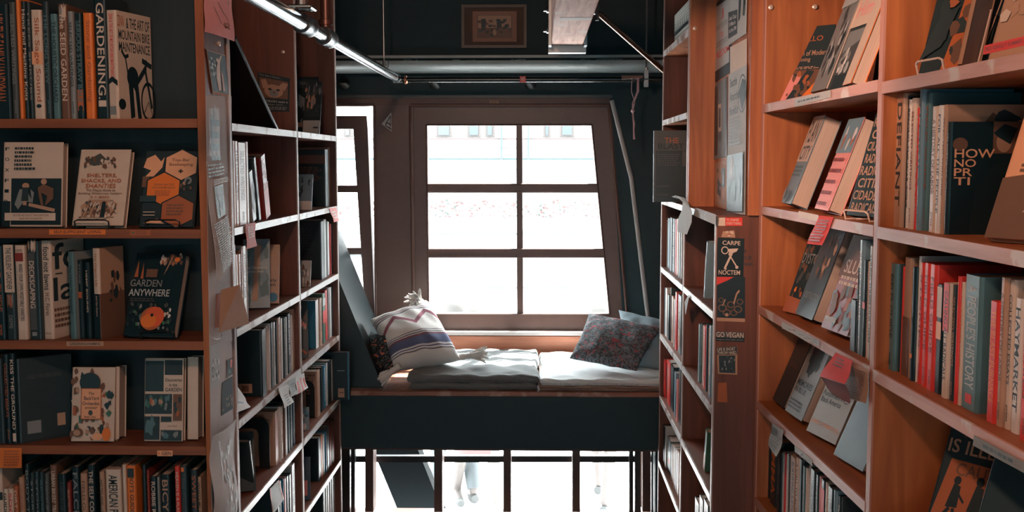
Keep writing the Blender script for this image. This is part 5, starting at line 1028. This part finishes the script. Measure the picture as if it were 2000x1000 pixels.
poster([(1394, 312), (1420, 306), (1420, 150), (1394, 165)], 'grey', [('r', .05, .05, .3, .95, 'charcoal'), ('r', .35, .35, .6, .7, 'cream'), ('r', .4, .4, .55, .65, 'dark grey'), ('c', .5, .28, .15, .06, 'dark grey'), ('r', .9, 0, 1, 1, 'black')], 'grey photo poster on the left edge of the pine board')
poster([(1420, 418), (1455, 419), (1458, 126), (1423, 146)], 'pale grey', [('t', 'Seattle', .1, .90, .5, .96, 'charcoal'), ('t', 'Anarchist', .1, .80, .7, .86, 'charcoal'), ('t', 'Bookfair', .1, .70, .6, .76, 'charcoal'), ('o', .80, .82, .22, .13, .08, 'charcoal'), ('p', [(.62, .84), (.8, .92), (.97, .9), (.98, .8), (.8, .7), (.72, .76)], 'charcoal'), ('x', .1, .48, .8, .68, 9, 'grey'), ('r', .06, .02, .95, .42, 'slate blue'), ('m', .1, .04, .9, .38, 16, ['slate blue', 'teal', 'grey'], .09), ('p', [(.3, .3), (.38, .22), (.42, .4), (.36, .41)], 'white')], 'tall white bookfair poster with circled black symbol and blue-grey photo', inset=-.0055)
poster([(1396, 400), (1420, 410), (1420, 313), (1396, 318)], 'tan', [('p', [(.2, .3), (.5, .2), (.55, .5), (.3, .6)], 'charcoal'), ('m', .1, .1, .9, .9, 10, ['brown', 'charcoal', 'tan'], .09), ('r', .6, .45, .85, .85, 'dark teal'), ('p', [(.68, .5), (.76, .5), (.75, .78), (.7, .8)], 'pale grey')], 'tan picture sheet at the lower left of the pine board')
pin(at_y(1356, 56, PANEL_Y+.002), 'brass peg in the plain pine board at upper right')
# stickers on the lower case's end panel (faces the camera)
YS = 0
YS = FC.pt(yC[2], 0, 0).y-.0006
def stk(pts, col, items, label, d=0): return notice('sticker', pts, YS-d, col, items, label, group='stickers on the bookcase end', cat='sticker', th=.0005)
stk([(1400, 441), (1450, 441), (1450, 425), (1400, 425)], 'red', [('r', 0, 0, .33, 1, 'cream'), ('t', 'TO CHANGE', .37, .55, .86, .88, 'cream'), ('t', 'EVERYTHING', .37, .12, .95, .45, 'cream')], 'red and cream sticker lettered TO CHANGE EVERYTHING')
stk([(1400, 540), (1452, 541), (1454, 466), (1402, 464)], 'black', [('t', 'CARPE', .18, .82, .85, .93, 'cream'), ('t', 'NOCTEM', .06, .05, .87, .17, 'cream'), ('o', .28, .68, .14, .10, .25, 'cream'), ('p', [(.4, .72), (.78, .74), (.72, .66), (.6, .62), (.45, .58)], 'cream'), ('l', [(.55, .62), (.28, .2)], .07, 'cream'), ('l', [(.42, .6), (.72, .28)], .04, 'cream'), ('c', .74, .25, .06, .04, 'cream'), ('l', [(.28, .2), (.36, .2)], .03, 'cream')], 'black sticker lettered CARPE NOCTEM with crossed tools')
stk([(1400, 627), (1455, 629), (1455, 541), (1400, 541)], 'tan', [('r', 0, .08, 1, 1, 'black'), ('p', [(0, 1), (.6, 1), (.4, .93), (0, .82)], 'red')]+[('o', x, y, r, r*.55, .3, 'brown') for x, y, r in ((.2, .3, .16), (.5, .38, .14), (.75, .28, .15), (.35, .2, .14), (.6, .2, .13), (.82, .45, .12), (.15, .48, .1))]+[('l', [(.6, .4), (.7, .62), (.8, .7)], .05, 'tan'), ('l', [(.2, .35), (.3, .5)], .03, 'tan'), ('c', .35, .15, .06, .04, 'tan')], 'dark poster sticker of a crowd with raised arms')
stk([(1398, 666), (1454, 668), (1454, 649), (1398, 647)], 'black', [('r', .0, .38, .98, 1, 'dark grey'), ('t', 'GO VEGAN', .02, .42, .97, .95, 'cream'), ('t', 'evergreen animal rights network', .02, .08, .96, .28, 'grey')], 'black and cream sticker lettered GO VEGAN')
stk([(1402, 730), (1440, 732), (1440, 676), (1400, 678)], 'tan', [('r', .08, .05, .9, .68, 'charcoal'), ('m', .08, .05, .9, .68, 26, ['dark grey', 'black', 'grey'], .06), ('r', .0, .72, .98, 1, 'charcoal'), ('t', 'LIFE IS SHORT', .02, .86, .9, .97, 'cream'), ('t', 'THROW HARD.', .02, .73, .96, .84, 'cream')], 'sticker lettered THROW HARD above a dark crowd photo')
stk([(1409, 463), (1436, 464), (1434, 450), (1412, 452)], 'tan', [('m', 0, 0, 1, 1, 6, ['cream', 'rust'], .2)], 'torn remnant of a sticker above the CARPE NOCTEM one', d=-.0002)
stk([(1401, 785), (1421, 786), (1419, 747), (1403, 748)], 'rust', [], 'faded orange patch below the THROW HARD sticker', d=-.0002)
B = None
ow = art(cC, lambda u, v: (Matrix.Rotation(-FC.rz, 3, 'Z') @ (at_y(1450+20*u, 530-45*v, YS-.0002)-cC.location), Matrix.Rotation(-FC.rz, 3, 'Z') @ Vector((0, -1, 0))), [('t', 'E', .2, .8, .4, .95, 'charcoal'), ('t', 'IS UR', .2, .5, .9, .68, 'charcoal'), ('t', 'land', .2, .25, .95, .42, 'charcoal')], titlename='handwriting')
# cloth ribbon over the corner of the lower case, and white cover on its edge
def drape(pts, w, col, label, F, inset, name='paper_strip', cat='paper strip', tw=0):
    B = MB(); P = [F.hit(x, y, inset-.006*k) for k, (x, y) in enumerate(pts)]; vs = []; n = len(P)
    for i, p in enumerate(P): 
        e = F.u*w*(.5+.15*math.sin(i*2.1)); vs += [p-e-F.i*.0015*i, p+e-F.i*.004*math.sin(i)]
    fs = [(2*i, 2*i+1, 2*i+3, 2*i+2) for i in range(n-1)]; vs2 = [v+F.i*.001 for v in vs]; m_ = len(vs)
    B.add(vs+vs2, fs+[(m_+a, m_+d, m_+c, m_+b) for a, b, c, d in fs]+[(0, m_, m_+1, 1), (m_-2, m_-1, 2*m_-1, 2*m_-2)]+[(2*i, 2*i+2, m_+2*i+2, m_+2*i) for i in range(n-1)]+[(2*i+3, 2*i+1, m_+2*i+1, m_+2*i+3) for i in range(n-1)], cm(col, .75))
    o = bake_origin(B.build(name)); shade_auto(o, 70); return tag(o, label, cat)
drape([(1316, 386), (1329, 384), (1341, 396), (1343, 412), (1338, 430), (1333, 455)], .20, 'pale grey', 'twisted white paper strip hanging over the lower bookcase corner', FC, -.006)
note(FC, [(1355, 421), (1397, 439), (1398, 419), (1358, 405)], 'pale grey', [('r', .5, 0, .52, 1, 'grey')], 'folded white paper cover along the near top edge of the lower bookcase', bulge=.001)
note(FC, [(1339, 615), (1346, 582), (1345, 575), (1337, 590)], 'pale grey', [], 'small torn white note on the second shelf edge of the lower bookcase', bulge=.001)
# ================================================================== near right case
def erow(k, bay, items, zs, **kw):
    return row(FE, zs[k], items, f'{["top","second","third","fourth","fifth"][k]} shelf, {bay} bay, near right bookcase', f'books in the {bay} bay of the near right bookcase', **kw)
def ef(px, py, z, w, h, t, col, lab, front, lean=18, yaw=-35, inset=.05, spinecol=None, bay='far', roll=0):
    return face_book(FE, px, py, z, w, h, t, col, lab, f'books in the {bay} bay of the near right bookcase', front=front, lean=lean, yaw=yaw, inset=inset, spinecol=spinecol, roll=roll)
CAM = [('r', .0, .42, 1, 1, 'charcoal'), ('t', 'CAMILLO', .1, .80, .8, .87, 'rust'), ('t', 'SITTE', .1, .71, .5, .78, 'rust'), ('t', 'The Birth of Modern', .08, .61, .95, .68, 'tan'), ('t', 'City Planning', .08, .52, .62, .59, 'tan'), ('x', .05, .43, .9, .47, 2, 'tan'), ('r', .0, .2, 1, .42, 'brown'), ('p', [(0, 0), (.4, 0), (.5, .35), (.1, .38)], 'pink'), ('p', [(.25, .02), (.5, .02), (.75, .4), (.6, .42)], 'charcoal'), ('m', .3, .05, .7, .4, 14, ['rust', 'charcoal', 'brown'], .06), ('p', [(.5, 0), (.95, 0), (1, .2), (.8, .25)], 'orange'), ('m', .02, .05, .3, .35, 12, ['brown', 'pink'], .03)]
z = SE[0]
ef(1509, 195, z, .150, .225, .012, 'charcoal', 'dark face-out city planning book with orange author lettering, top shelf', CAM, lean=18, yaw=46, inset=.03)
ef(1582, 190, z, .13, .24, .032, 'grey', 'grey photo book with thick page edges beside the city planning book', [('m', 0, .1, 1, .9, 20, ['charcoal', 'dark grey', 'pale grey'], .12), ('r', 0, .9, 1, 1, 'pale grey')], lean=20, yaw=-2, inset=.03)
ef(1612, 185, z, .19, .31, .014, 'charcoal', 'large white and black face-out book with pink letters and a street photo', [('r', 0, .5, .9, 1, 'cream'), ('t', 'Lucky', .1, .74, .7, .88, 'pink'), ('t', 'Him', .1, .58, .6, .7, 'pink'), ('r', .06, .12, .9, .48, 'dark grey'), ('p', [(.08, .3), (.85, .42), (.85, .47), (.08, .47)], 'grey'), ('m', .1, .1, .55, .34, 14, ['pale grey', 'grey', 'white'], .06)], lean=20, yaw=2, inset=.03)
ef(1645, 180, z, .08, .30, .030, 'orange', 'pale book with bright orange edge at the right of the top shelf', [('r', 0, 0, 1, 1, 'cream')], lean=20, yaw=-6, inset=.03)
ef(1700, 150, z, .05, .26, .03, 'dark grey', 'dark grey book at the divider end of the top shelf', None, lean=8, yaw=10, inset=.12)
z = SE[1]
erow(1, 'far', [(1487, 1493, 243, 'black', '*', 'tan'), (1494, 1502, 241, 'black', 'CHOMSKY WORLD', 'pale grey'), (1503, 1507, 235, 'brown')], SE, inset=.03, d=.15)
ef(1508, 395, z, .14, .245, .012, 'black', 'black face-out book with a dim portrait, second shelf', [('t', 'THE', .15, .5, .4, .55, 'cream'), ('t', 'Fr', .12, .38, .38, .47, 'rust'), ('c', .72, .82, .09, .06, 'tan'), ('p', [(.5, .45), (.6, .72), (.85, .74), (.98, .5), (.9, .35)], 'charcoal'), ('c', .66, .55, .1, .03, 'tan')], lean=5, yaw=48, inset=.06)
ef(1525, 400, z, .13, .245, .045, 'slate blue', 'slate blue and cream covered book with broad pages, second shelf', [('r', 0, .48, 1, 1, 'cream'), ('t', 'PLAN', .1, .7, .9, .95, 'charcoal'), ('t', 'CITY', .1, .5, .9, .66, 'charcoal'), ('x', .1, .3, .9, .44, 3, 'teal'), ('m', 0, 0, 1, .18, 8, ['grey', 'dark teal'], .1)], lean=20, yaw=-4, inset=.025)
ef(1590, 405, z, .14, .23, .034, 'pink', 'book with boxed pink letters on a narrow slanting cover, second shelf', [('r', .05, .02+.12*i, .95, .11+.12*i, 'pink') for i in range(5)]+[('r', .0, .62, 1, 1, 'slate blue'), ('m', 0, .6, 1, .95, 8, ['rust', 'white', 'charcoal'], .1)]+[('x', .1, .03+.12*i, .9, .10+.12*i, 1, 'dark red') for i in range(5)], lean=20, yaw=-4, inset=.03)
ef(1652, 410, z, .13, .235, .028, 'charcoal', 'dark RADICAL CITIES book of repeated pale lettering, second shelf', [('t', s, .08+.04*(i % 2), .86-.118*i, .92, .95-.118*i, 'tan') for i, s in enumerate(['RADICAL', 'CITIES', 'CIUDADES', 'RADICALES', 'RADICAL', 'CITIES', 'CIDADES', 'RADICAIS'])], lean=16, yaw=10, inset=.03)
WST = mat((.75, .55, .46), .35)
stand(FE, 1652, 410, SE[1], .10, .008, 'pink-white wire stand on second shelf under the RADICAL CITIES book', m=WST, yaw=10, up=.018)
z = SE[2]
ef(1530, 590, z, .13, .225, .014, 'charcoal', 'dark book with orange and red cover panels, left on third shelf', [('m', .05, .35, .95, .95, 20, ['dark grey', 'brown', 'charcoal'], .08), ('m', .05, .1, .9, .4, 14, ['rust', 'brown', 'orange'], .06), ('p', [(0, 0), (.9, 0), (.9, .16), (0, .2)], 'rust'), ('t', 'DYSTOPIA', .1, .62, .9, .75, 'grey')], lean=20, yaw=16, inset=.03)
ef(1552, 612, z, .13, .24, .045, 'charcoal', 'black and brown picture book with thick pages under the red tag', [('m', .2, .4, .9, .95, 14, ['brown', 'tan', 'charcoal'], .09), ('t', 'DESTRUCTION', .2, .2, .95, .27, 'grey')], lean=20, yaw=3, inset=.03)
ef(1602, 634, z, .15, .235, .042, 'dark red', 'mottled red and blue book titled SLUMS on the third shelf', [('m', 0, 0, 1, .55, 30, ['slate blue', 'rust', 'brown', 'dark red', 'slate blue'], .12), ('r', 0, .55, 1, 1, 'brown'), ('t', 'SLUMS', .12, .60, .95, .74, 'cream'), ('x', .12, .46, .95, .58, 2, 'cream'), ('r', .1, .08, .5, .13, 'pale grey')], lean=20, yaw=6, inset=.03)
erow(2, 'far', [(1659, 1671, 585, 'black'), (1673, 1676, 522, 'charcoal'), (1677, 1684, 468, 'slate blue', '*', 'white'), (1685, 1690, 508, 'charcoal', None, 'red', {'art': [('r', 0, .5, 1, .57, 'red')]}), (1691, 1696, 510, 'cream', '*', 'rust'), (1697, 1703, 480, 'pale grey', 'YOUNG THUGS OUR OWN', 'charcoal')], SE, inset=.02, d=.16)
z = SE[3]
ef(1508, 772, z, .12, .22, .025, 'black', 'black book leaning at the left end of the fourth shelf', [('t', 'OUTLAW', .2, .5, .8, .56, 'brown')], lean=22, yaw=0, inset=.04)
ef(1532, 798, z, .13, .235, .045, 'grey', 'grey book with black tree drawing and thick pages, fourth shelf', [('p', [(.3, .5), (.2, .8), (.5, .98), (.8, .9), (.7, .6), (.55, .5)], 'black'), ('m', .2, .45, .8, .95, 14, ['black', 'charcoal'], .08), ('t', 'MEMORIES', .1, .34, .9, .41, 'charcoal'), ('t', 'IN BLUE', .1, .26, .7, .32, 'charcoal'), ('x', .1, .06, .8, .18, 3, 'dark grey')], lean=22, yaw=4, inset=.03)
ef(1573, 840, z, .145, .19, .03, 'pale grey', 'pale grey face-out LOCKING UP OUR OWN book on the fourth shelf', [('t', 'LOCKING UP', .1, .86, .9, .94, 'grey'), ('t', 'OUR OWN', .1, .75, .75, .83, 'grey'), ('t', 'Crime and', .08, .62, .6, .69, 'charcoal'), ('t', 'Punishment in', .08, .53, .72, .60, 'charcoal'), ('t', 'Black America', .08, .44, .72, .51, 'charcoal'), ('o', .82, .62, .12, .10, .1, 'charcoal'), ('t', 'JAMES FORMAN JR.', .05, .12, .95, .19, 'peach')], lean=24, yaw=12, inset=.03)
ef(1626, 885, z, .145, .20, .03, 'slate blue', 'plain slate blue face-out book at the right of the fourth shelf', [('m', .1, .1, .6, .3, 4, ['grey'], .02)], lean=24, yaw=8, inset=.03)
# fifth shelf
erow(4, 'far', [(1477, 1496, 832, 'cream', None, 'black', {'art': [('t', 'W', .55, .78, .95, .86, 'charcoal'), ('r', .55, .7, .95, .72, 'navy'), ('r', .55, .75, .95, .765, 'rust'), ('s', 'a reader', .05, .3, .2, .7, 'grey')], 'in': .02}), (1497, 1503, 860, 'black', '*', 'grey'), (1504, 1516, 858, 'charcoal', 'EMMA', 'orange'), (1517, 1524, 880, 'black', '*', 'grey'), (1525, 1529, 880, 'pale grey'), (1530, 1533, 884, 'red'), (1534, 1537, 884, 'white'), (1538, 1541, 888, 'dark grey'), (1542, 1552, 890, 'tan', 'SURVIVING JUSTICE', 'charcoal'), (1553, 1558, 892, 'cream', 'A CALL TO ACTION', 'charcoal'), (1559, 1565, 895, 'black'), (1566, 1571, 908, 'teal', '*', 'grey'), (1572, 1575, 912, 'cream'), (1576, 1580, 905, 'white', '*', 'charcoal'), (1581, 1590, 915, 'charcoal', '*', 'grey'), (1591, 1597, 925, 'dark teal', '*', 'grey'), (1598, 1601, 928, 'pink'), (1602, 1609, 935, 'charcoal', None, 'red', {'art': [('r', 0, .4, 1, .9, 'red')]}), (1610, 1614, 940, 'cream'), (1615, 1625, 950, 'black', '*', 'grey'), (1626, 1630, 955, 'slate blue'), (1631, 1640, 965, 'charcoal', '*', 'white')], SE, inset=.03, d=.15)
# bay 2
HOWA = [('r', .4, .72, 1, 1, 'brown'), ('c', .5, .82, .07, .09, 'tan'), ('p', [(.4, .9), (.5, .98), (.62, .94), (.56, .8), (.45, .86)], 'black'), ('c', .86, .74, .07, .08, 'tan'), ('p', [(.78, .8), (.88, .92), (.98, .84), (.9, .78)], 'black'), ('p', [(.2, .0), (.25, .4), (.4, .6), (.65, .7), (.9, .66), (1, .5), (1, 0)], 'black'), ('c', .1, .8, .07, .06, 'brown'), ('t', 'HOW', .05, .68, .42, .76, 'peach'), ('t', 'NO', .05, .60, .25, .67, 'peach'), ('t', 'PR', .05, .52, .22, .59, 'peach'), ('t', 'TI', .05, .44, .2, .51, 'peach'), ('t', 'NAL', .5, .44, .82, .50, 'cream')]
z = SE2[0]
ef(1792, 108, z, .19, .26, .016, 'charcoal', 'face-out book with orange and dark portrait cover on a wire stand, top shelf', [('r', 0, .62, 1, 1, 'pink'), ('x', .1, .66, .95, .95, 5, 'brown'), ('p', [(.34, .62), (.56, .62), (.42, .3), (.44, 0), (.24, 0), (.3, .3)], (.55, .14, .04)), ('m', .05, .05, .6, .6, 14, ['rust', 'brown', 'charcoal'], .09), ('p', [(.0, .1), (.2, .2), (.3, .5), (.1, .4)], 'charcoal'), ('l', [(.62, 0), (.8, 1)], .012, 'tan'), ('r', .84, .05, .95, .12, 'red')], lean=20, yaw=36, inset=.03, bay='near')
ef(1868, 92, z, .012, .26, .05, 'tan', 'tan page block standing behind the orange portrait book', None, lean=16, yaw=30, inset=.05, bay='near')
ef(1928, 85, z, .17, .25, .02, 'tan', 'tan engraved-cover book at the right of the top shelf', [('m', .0, .2, .8, .95, 40, ['brown', 'tan', 'dark grey', 'cream'], .07), ('r', .5, .3, 1, .75, 'charcoal'), ('t', 'M.P.', .6, .45, .8, .5, 'cream')], lean=20, yaw=30, inset=.03, bay='near')
stand(FE, 1794, 112, z, .085, .010, 'pink-white wire stand under the orange portrait book on the top shelf', m=WST, yaw=8)
erow(1, 'near', [(1727, 1733, 222, 'black', '*', 'dark grey'), (1734, 1741, 220, 'dark teal', '*', 'teal'), (1742, 1748, 226, 'cream', '*', 'rust'), (1749, 1764, 183, 'tan', 'DEFIANT', 'charcoal'), (1765, 1768, 190, 'black'), (1769, 1777, 195, 'white', 'BEYOND THE WAR ZONE', 'charcoal'), (1778, 1785, 192, 'cream', '*', 'dark red'), (1786, 1793, 211, 'red', 'IMMIGRANT', 'cream'), (1794, 1800, 162, 'slate blue', '*', 'dark teal'), (1801, 1813, 182, 'teal', '*', 'rust'), (1818, 1829, 208, 'cream', '*', 'brown'), (1830, 1837, 206, 'white', 'FOR ALL THE PEOPLE', 'charcoal'), (1838, 1845, 205, 'tan', '*', 'brown', {'d': .23, 'side': [('m', .3, .75, .98, .98, 12, ['brown', 'charcoal', 'tan'], .09)], 'lab': 'large tan picture book behind the black HOW NO book, second shelf', 'in': .004}), (1847, 1853, 238, 'black', '*', 'grey', {'d': .19, 'side': HOWA, 'lab': 'black book lettered HOW NO with faces in shadow, second shelf, near bay', 'in': .006})], SE2, inset=.03, d=.16, gap=.31)
z = SE2[1]
ef(1922, 470, z, .17, .22, .02, 'peach', 'peach and brown face-out book at the right of the second shelf', [('p', [(0, 0), (1, 0), (1, .42), (.6, .42), (.3, .5), (0, .46)], 'brown'), ('p', [(.45, .65), (.75, .75), (.8, .9), (.5, .82)], 'brown'), ('r', .3, .86, .7, .9, 'brown'), ('x', .15, .5, .8, .58, 2, 'brown'), ('t', 'Jeff Shantz', .3, .2, .7, .24, 'cream')], lean=24, yaw=30, inset=.02, bay='near')
erow(2, 'near', [(1723, 1731, 478, 'black', 'DEMOCRACY IN BLACK', 'tan'), (1732, 1748, 513, 'teal', '*', 'dark teal'), (1749, 1760, 515, 'dark teal', '*', 'teal'), (1761, 1763, 520, 'red'), (1764, 1778, 502, 'tan', None, 'white', {'art': [('r', 0, 0, 1, .5, 'brown')]}), (1779, 1786, 521, 'black', None, 'white', {'art': [('r', .2, .2, .8, .24, 'orange')]}), (1787, 1794, 499, 'white', '*', 'grey'), (1795, 1802, 512, 'red', '*', 'dark red'), (1803, 1813, 513, 'red', '*', 'dark red'), (1814, 1826, 516, 'red', '*', 'dark red'), (1827, 1840, 555, 'black', None, 'white', {'art': [('r', .1, .7, .9, .98, 'cream'), ('r', .1, .5, .9, .66, 'peach')]}), (1842, 1852, 552, 'cream', 'CALLING ALL RADICALS', 'charcoal', {'art': [('r', 0, .58, 1, 1, 'red')]}), (1853, 1867, 556, 'charcoal', '*', 'tan'), (1868, 1872, 539, 'red'), (1873, 1880, 550, 'cream', '*', 'orange'), (1881, 1914, 537, 'teal', "A PEOPLE'S HISTORY", 'pale grey', {'art': [('r', .3, .05, .7, .12, 'red')], 'lab': "thick teal history book with tall pale lettering, third shelf, near bay"}), (1931, 1948, 588, 'red', 'THE BLAST FURNACE', 'orange'), (1950, 1963, 541, 'tan', '*', 'brown'), (1964, 1979, 545, 'cream', '*', 'charcoal'), (1980, 1995, 582, 'white', 'HAYMARKET', 'charcoal'), (1997, 2015, 590, 'red', '*', 'dark red'), (2017, 2040, 600, 'charcoal'), (2042, 2070, 600, 'cream')], SE2, inset=.03, d=.17, gap=.28)
z = SE2[3]
ef(1796, 985, z, .17, .235, .018, 'charcoal', 'dark face-out NO ONE IS ILLEGAL book with running figures on orange', [('t', 'NO ONE', .2, .90, .9, .98, 'brown'), ('t', 'IS ILLEGAL', .05, .77, .98, .88, 'tan'), ('p', [(.0, .02), (.9, .02), (1, .70), (.12, .72)], 'rust'), ('t', 'CAUTION', .2, .60, .95, .70, 'brown')]+[q for cx, s in ((.25, 1.0), (.5, 1.1), (.78, .75)) for q in (('c', cx, .30+.26*s, .04*s, .035*s, 'black'), ('p', [(cx-.07*s, .30+.04*s), (cx+.06*s, .30+.05*s), (cx+.05*s, .30+.22*s), (cx-.03*s, .30+.23*s)], 'black'), ('l', [(cx-.02, .34), (cx-.12*s, .22), (cx-.18*s, .14)], .035*s, 'black'), ('l', [(cx+.02, .34), (cx+.06*s, .22), (cx+.03*s, .1)], .035*s, 'black'), ('l', [(cx, .30+.19*s), (cx+.12*s, .30+.1*s)], .022, 'black'))], lean=24, yaw=36, inset=.03, bay='near')
ef(1878, 1010, z, .19, .25, .03, 'dark teal', 'dark slate face-out book with a white square label, bottom right', [('r', .55, .35, .85, .62, 'pale grey'), ('t', 'SAUL ALINSKY', .3, .82, .85, .87, 'cream'), ('m', .1, .2, .4, .3, 6, ['teal'], .05)], lean=24, yaw=34, inset=.03, bay='near')
# notes and tapes
note(FE, [(1576, 476), (1607, 479), (1628, 424), (1600, 421)], 'red', [('x', .1, .1, .9, .9, 8, 'dark red')], 'bright red tag hanging from the second shelf above the SLUMS book', inset=-.004, bulge=.002)
note(FE, [(1601, 735), (1652, 752), (1665, 705), (1632, 688)], 'red', [('x', .2, .5, .7, .9, 3, 'dark red')], 'bright red folded paper hanging from the third shelf edge', inset=[-.05, -.05, -.006, -.006], bulge=.003)
note(FE, [(1628, 772), (1662, 786), (1652, 752), (1602, 736)], 'dark red', [], 'dark red lower fold of the hanging red paper', inset=[-.02, -.02, -.05, -.05], bulge=.003)
note(FE, [(1652, 776), (1693, 788), (1696, 722), (1656, 706)], 'tan', [('x', .1, .05, .9, .9, 12, 'brown'), ('r', .1, .7, .25, .95, 'charcoal')], 'tan printed slip with small text beside the red folded paper', inset=-.006, bulge=.002)
note(FE, [(1503, 872), (1520, 892), (1530, 840), (1508, 826)], 'pale grey', [('x', .1, .1, .9, .9, 7, 'grey'), ('r', .1, .6, .5, .9, 'dark grey')], 'curled newsprint slip hanging from the fourth shelf edge at left', inset=-.006, bulge=.006)
tape(FE, 1553, 187, 1625, 203, 'pale grey', 'silvery tape on the top shelf edge below the city planning book', items=[('t', '(14 WORKPLACE 2110', .1, .3, .8, .7, 'dark grey')]) if False else None
note(FE, [(1552, 208), (1622, 190), (1622, 176), (1552, 193)], 'pale grey', [('x', .1, .3, .8, .7, 1, 'charcoal')], 'silvery lettered tape on the top shelf edge under the city planning book', inset=-.003, bulge=0)
note(FE, [(1920, 107), (2003, 88), (2003, 70), (1922, 89)], 'red', [('t', 'RED REVOLT SUMMER', .05, .3, .95, .75, 'dark red')], 'red lettered strip on the top shelf edge at far right', inset=-.003, bulge=0)
note(FE, [(1900, 870), (2004, 926), (2004, 905), (1902, 850)], 'grey', [('x', .2, .2, .9, .8, 1, 'charcoal')], 'grey clear tape on the third shelf edge at lower right', inset=-.003, bulge=0)
note(FE, [(1527, 641), (1600, 677), (1600, 665), (1527, 628)], 'pale grey', [('m', 0, 0, 1, 1, 14, ['brown', 'grey', 'pink'], .08)], 'torn white tape along the third shelf edge', inset=-.003, bulge=0)
note(FE, [(1560, 425), (1598, 433), (1598, 420), (1560, 412)], 'white', [], 'white tape patch left of the red tag on the second shelf edge', inset=-.003, bulge=0)
note(FE, [(1552, 882), (1586, 910), (1586, 898), (1552, 870)], 'pale grey', [('m', 0, 0, 1, 1, 10, ['charcoal', 'grey', 'white'], .1)], 'small barcode tape on the fourth shelf edge', inset=-.003, bulge=0)
pin(at_y(1504, 15, 2.999), 'pale cup hook in the pine side at the top far left of the near bookcase')
pin(at_y(1590, 14, 2.999), 'pale cup hook in the pine side above the city planning book')
# ================================================================== people in the street
def person(loc, rz, top, bottom, label, seed, stride=.25, skirt=False):
    r = empty('person', loc, rz); s = random.Random(seed)
    J = {'pel': (0, 0, .93), 'ab': (0, .0, 1.12), 'ch': (0, .01, 1.32), 'nk': (0, .01, 1.48), 'hd': (0, .0, 1.58), 'ht': (0, .0, 1.72)}
    me = bpy.data.meshes.new('body'); vs = []; ed = []; rad = []
    def v(p, r_): vs.append(p); rad.append(r_); return len(vs)-1
    p = v(J['pel'], .135); a = v(J['ab'], .12); c = v(J['ch'], .14); n = v(J['nk'], .05); h = v(J['hd'], .085); t = v(J['ht'], .075)
    ed += [(p, a), (a, c), (c, n), (n, h), (h, t)]
    for sg in (-1, 1):
        hip = v((sg*.09, 0, .88), .095); kn = v((sg*.10, -stride*.5*sg-.02, .50), .058); an = v((sg*.10, -stride*sg+.03, .10), .040); ft = v((sg*.11, -stride*sg-.12, .035), .035); ed += [(p, hip), (hip, kn), (kn, an), (an, ft)]
        sh = v((sg*.18, 0, 1.38), .060); el = v((sg*.24, .04*sg, 1.12), .042); wr = v((sg*.24, -.10+.04*sg, .92), .028); pm = v((sg*.235, -.13, .86), .032); ed += [(c, sh), (sh, el), (el, wr), (wr, pm)]
        for f in range(4):
            q = v((sg*.235+(f-1.5)*.014*sg, -.15-.01*f, .79-.004*abs(f-1.5)), .0085); ed.append((pm, q))
        q = v((sg*.205, -.16, .84), .010); ed.append((pm, q))
    me.from_pydata(vs, ed, []); o = bpy.data.objects.new('body', me); COL.objects.link(o); o.parent = r
    mo = o.modifiers.new('skin', 'SKIN'); me.skin_vertices.new(name='') if not me.skin_vertices else None
    for i, sv in enumerate(me.skin_vertices[0].data): sv.radius = (rad[i], rad[i]*.8 if i < 3 else rad[i])
    me.skin_vertices[0].data[0].use_root = True
    sb = o.modifiers.new('sub', 'SUBSURF'); sb.levels = 2; sb.render_levels = 2; me.materials.append(mat((.066, .056, .052), .6))
    def shell(name, rings, m):
        B = MB(); B.tube([q[0] for q in rings], [q[1] for q in rings], m, 16); oo = B.build(name, r); shade_auto(oo, 60); return oo
    shell('shirt', [((0, 0, .92), .17), ((0, 0, 1.1), .158), ((0, .0, 1.3), .19), ((0, 0, 1.42), .17), ((0, .0, 1.49), .07)], cm(top, .8))
    for sg in (-1, 1):
        shell('sleeve', [((sg*.16, 0, 1.41), .075), ((sg*.21, .02*sg, 1.27), .068), ((sg*.235, .04*sg, 1.14), .06)], cm(top, .8))
        if not skirt: shell('trouser_leg', [((sg*.075, 0, .98), .11), ((sg*.09, 0, .86), .11), ((sg*.10, -stride*.5*sg-.02, .50), .080), ((sg*.10, -stride*sg+.03, .13), .062)], cm(bottom, .8))
        shell('shoe', [((sg*.10, -stride*sg+.06, .045), .035), ((sg*.105, -stride*sg-.05, .042), .042), ((sg*.11, -stride*sg-.15, .035), .03)], cm((.048, .052, .052), .7))
    if skirt: shell('skirt', [((0, 0, 1.0), .15), ((0, 0, .8), .17), ((0, 0, .52), .19)], cm(bottom, .8))
    shell('hair', [((0, .03, 1.50), .06), ((0, .035, 1.58), .098), ((0, .03, 1.68), .10), ((0, .02, 1.76), .05)], cm((.06, .056, .052), .9))
    tag(r, label, 'person', 'people in the street')
person(at_y(930, 500, 8.6).xy.to_3d()+Vector((0, 0, -1.22)), R(20), (.060, .062, .062), (.080, .040, .040), 'person in a red-pink skirt walking outside the lower window', 1, skirt=True)
person(at_y(885, 500, 9.0).xy.to_3d()+Vector((0, 0, -1.22)), R(200), (.062, .062, .062), (.048, .058, .062), 'person in pale blue trousers outside, left of the pink skirt', 2)
person(at_y(1180, 500, 8.8).xy.to_3d()+Vector((0, 0, -1.22)), R(160), (.062, .062, .062), (.080, .054, .054), 'person in a pale pink skirt outside the right lower window', 3, skirt=True)
B = MB(); B.box((-14, 6.6, ZG+.0), (14, 11.2, -1.22), mat((.66, .66, .66), .9)); struct(B.build('pavement'))
print('BOOKS', NB[0])
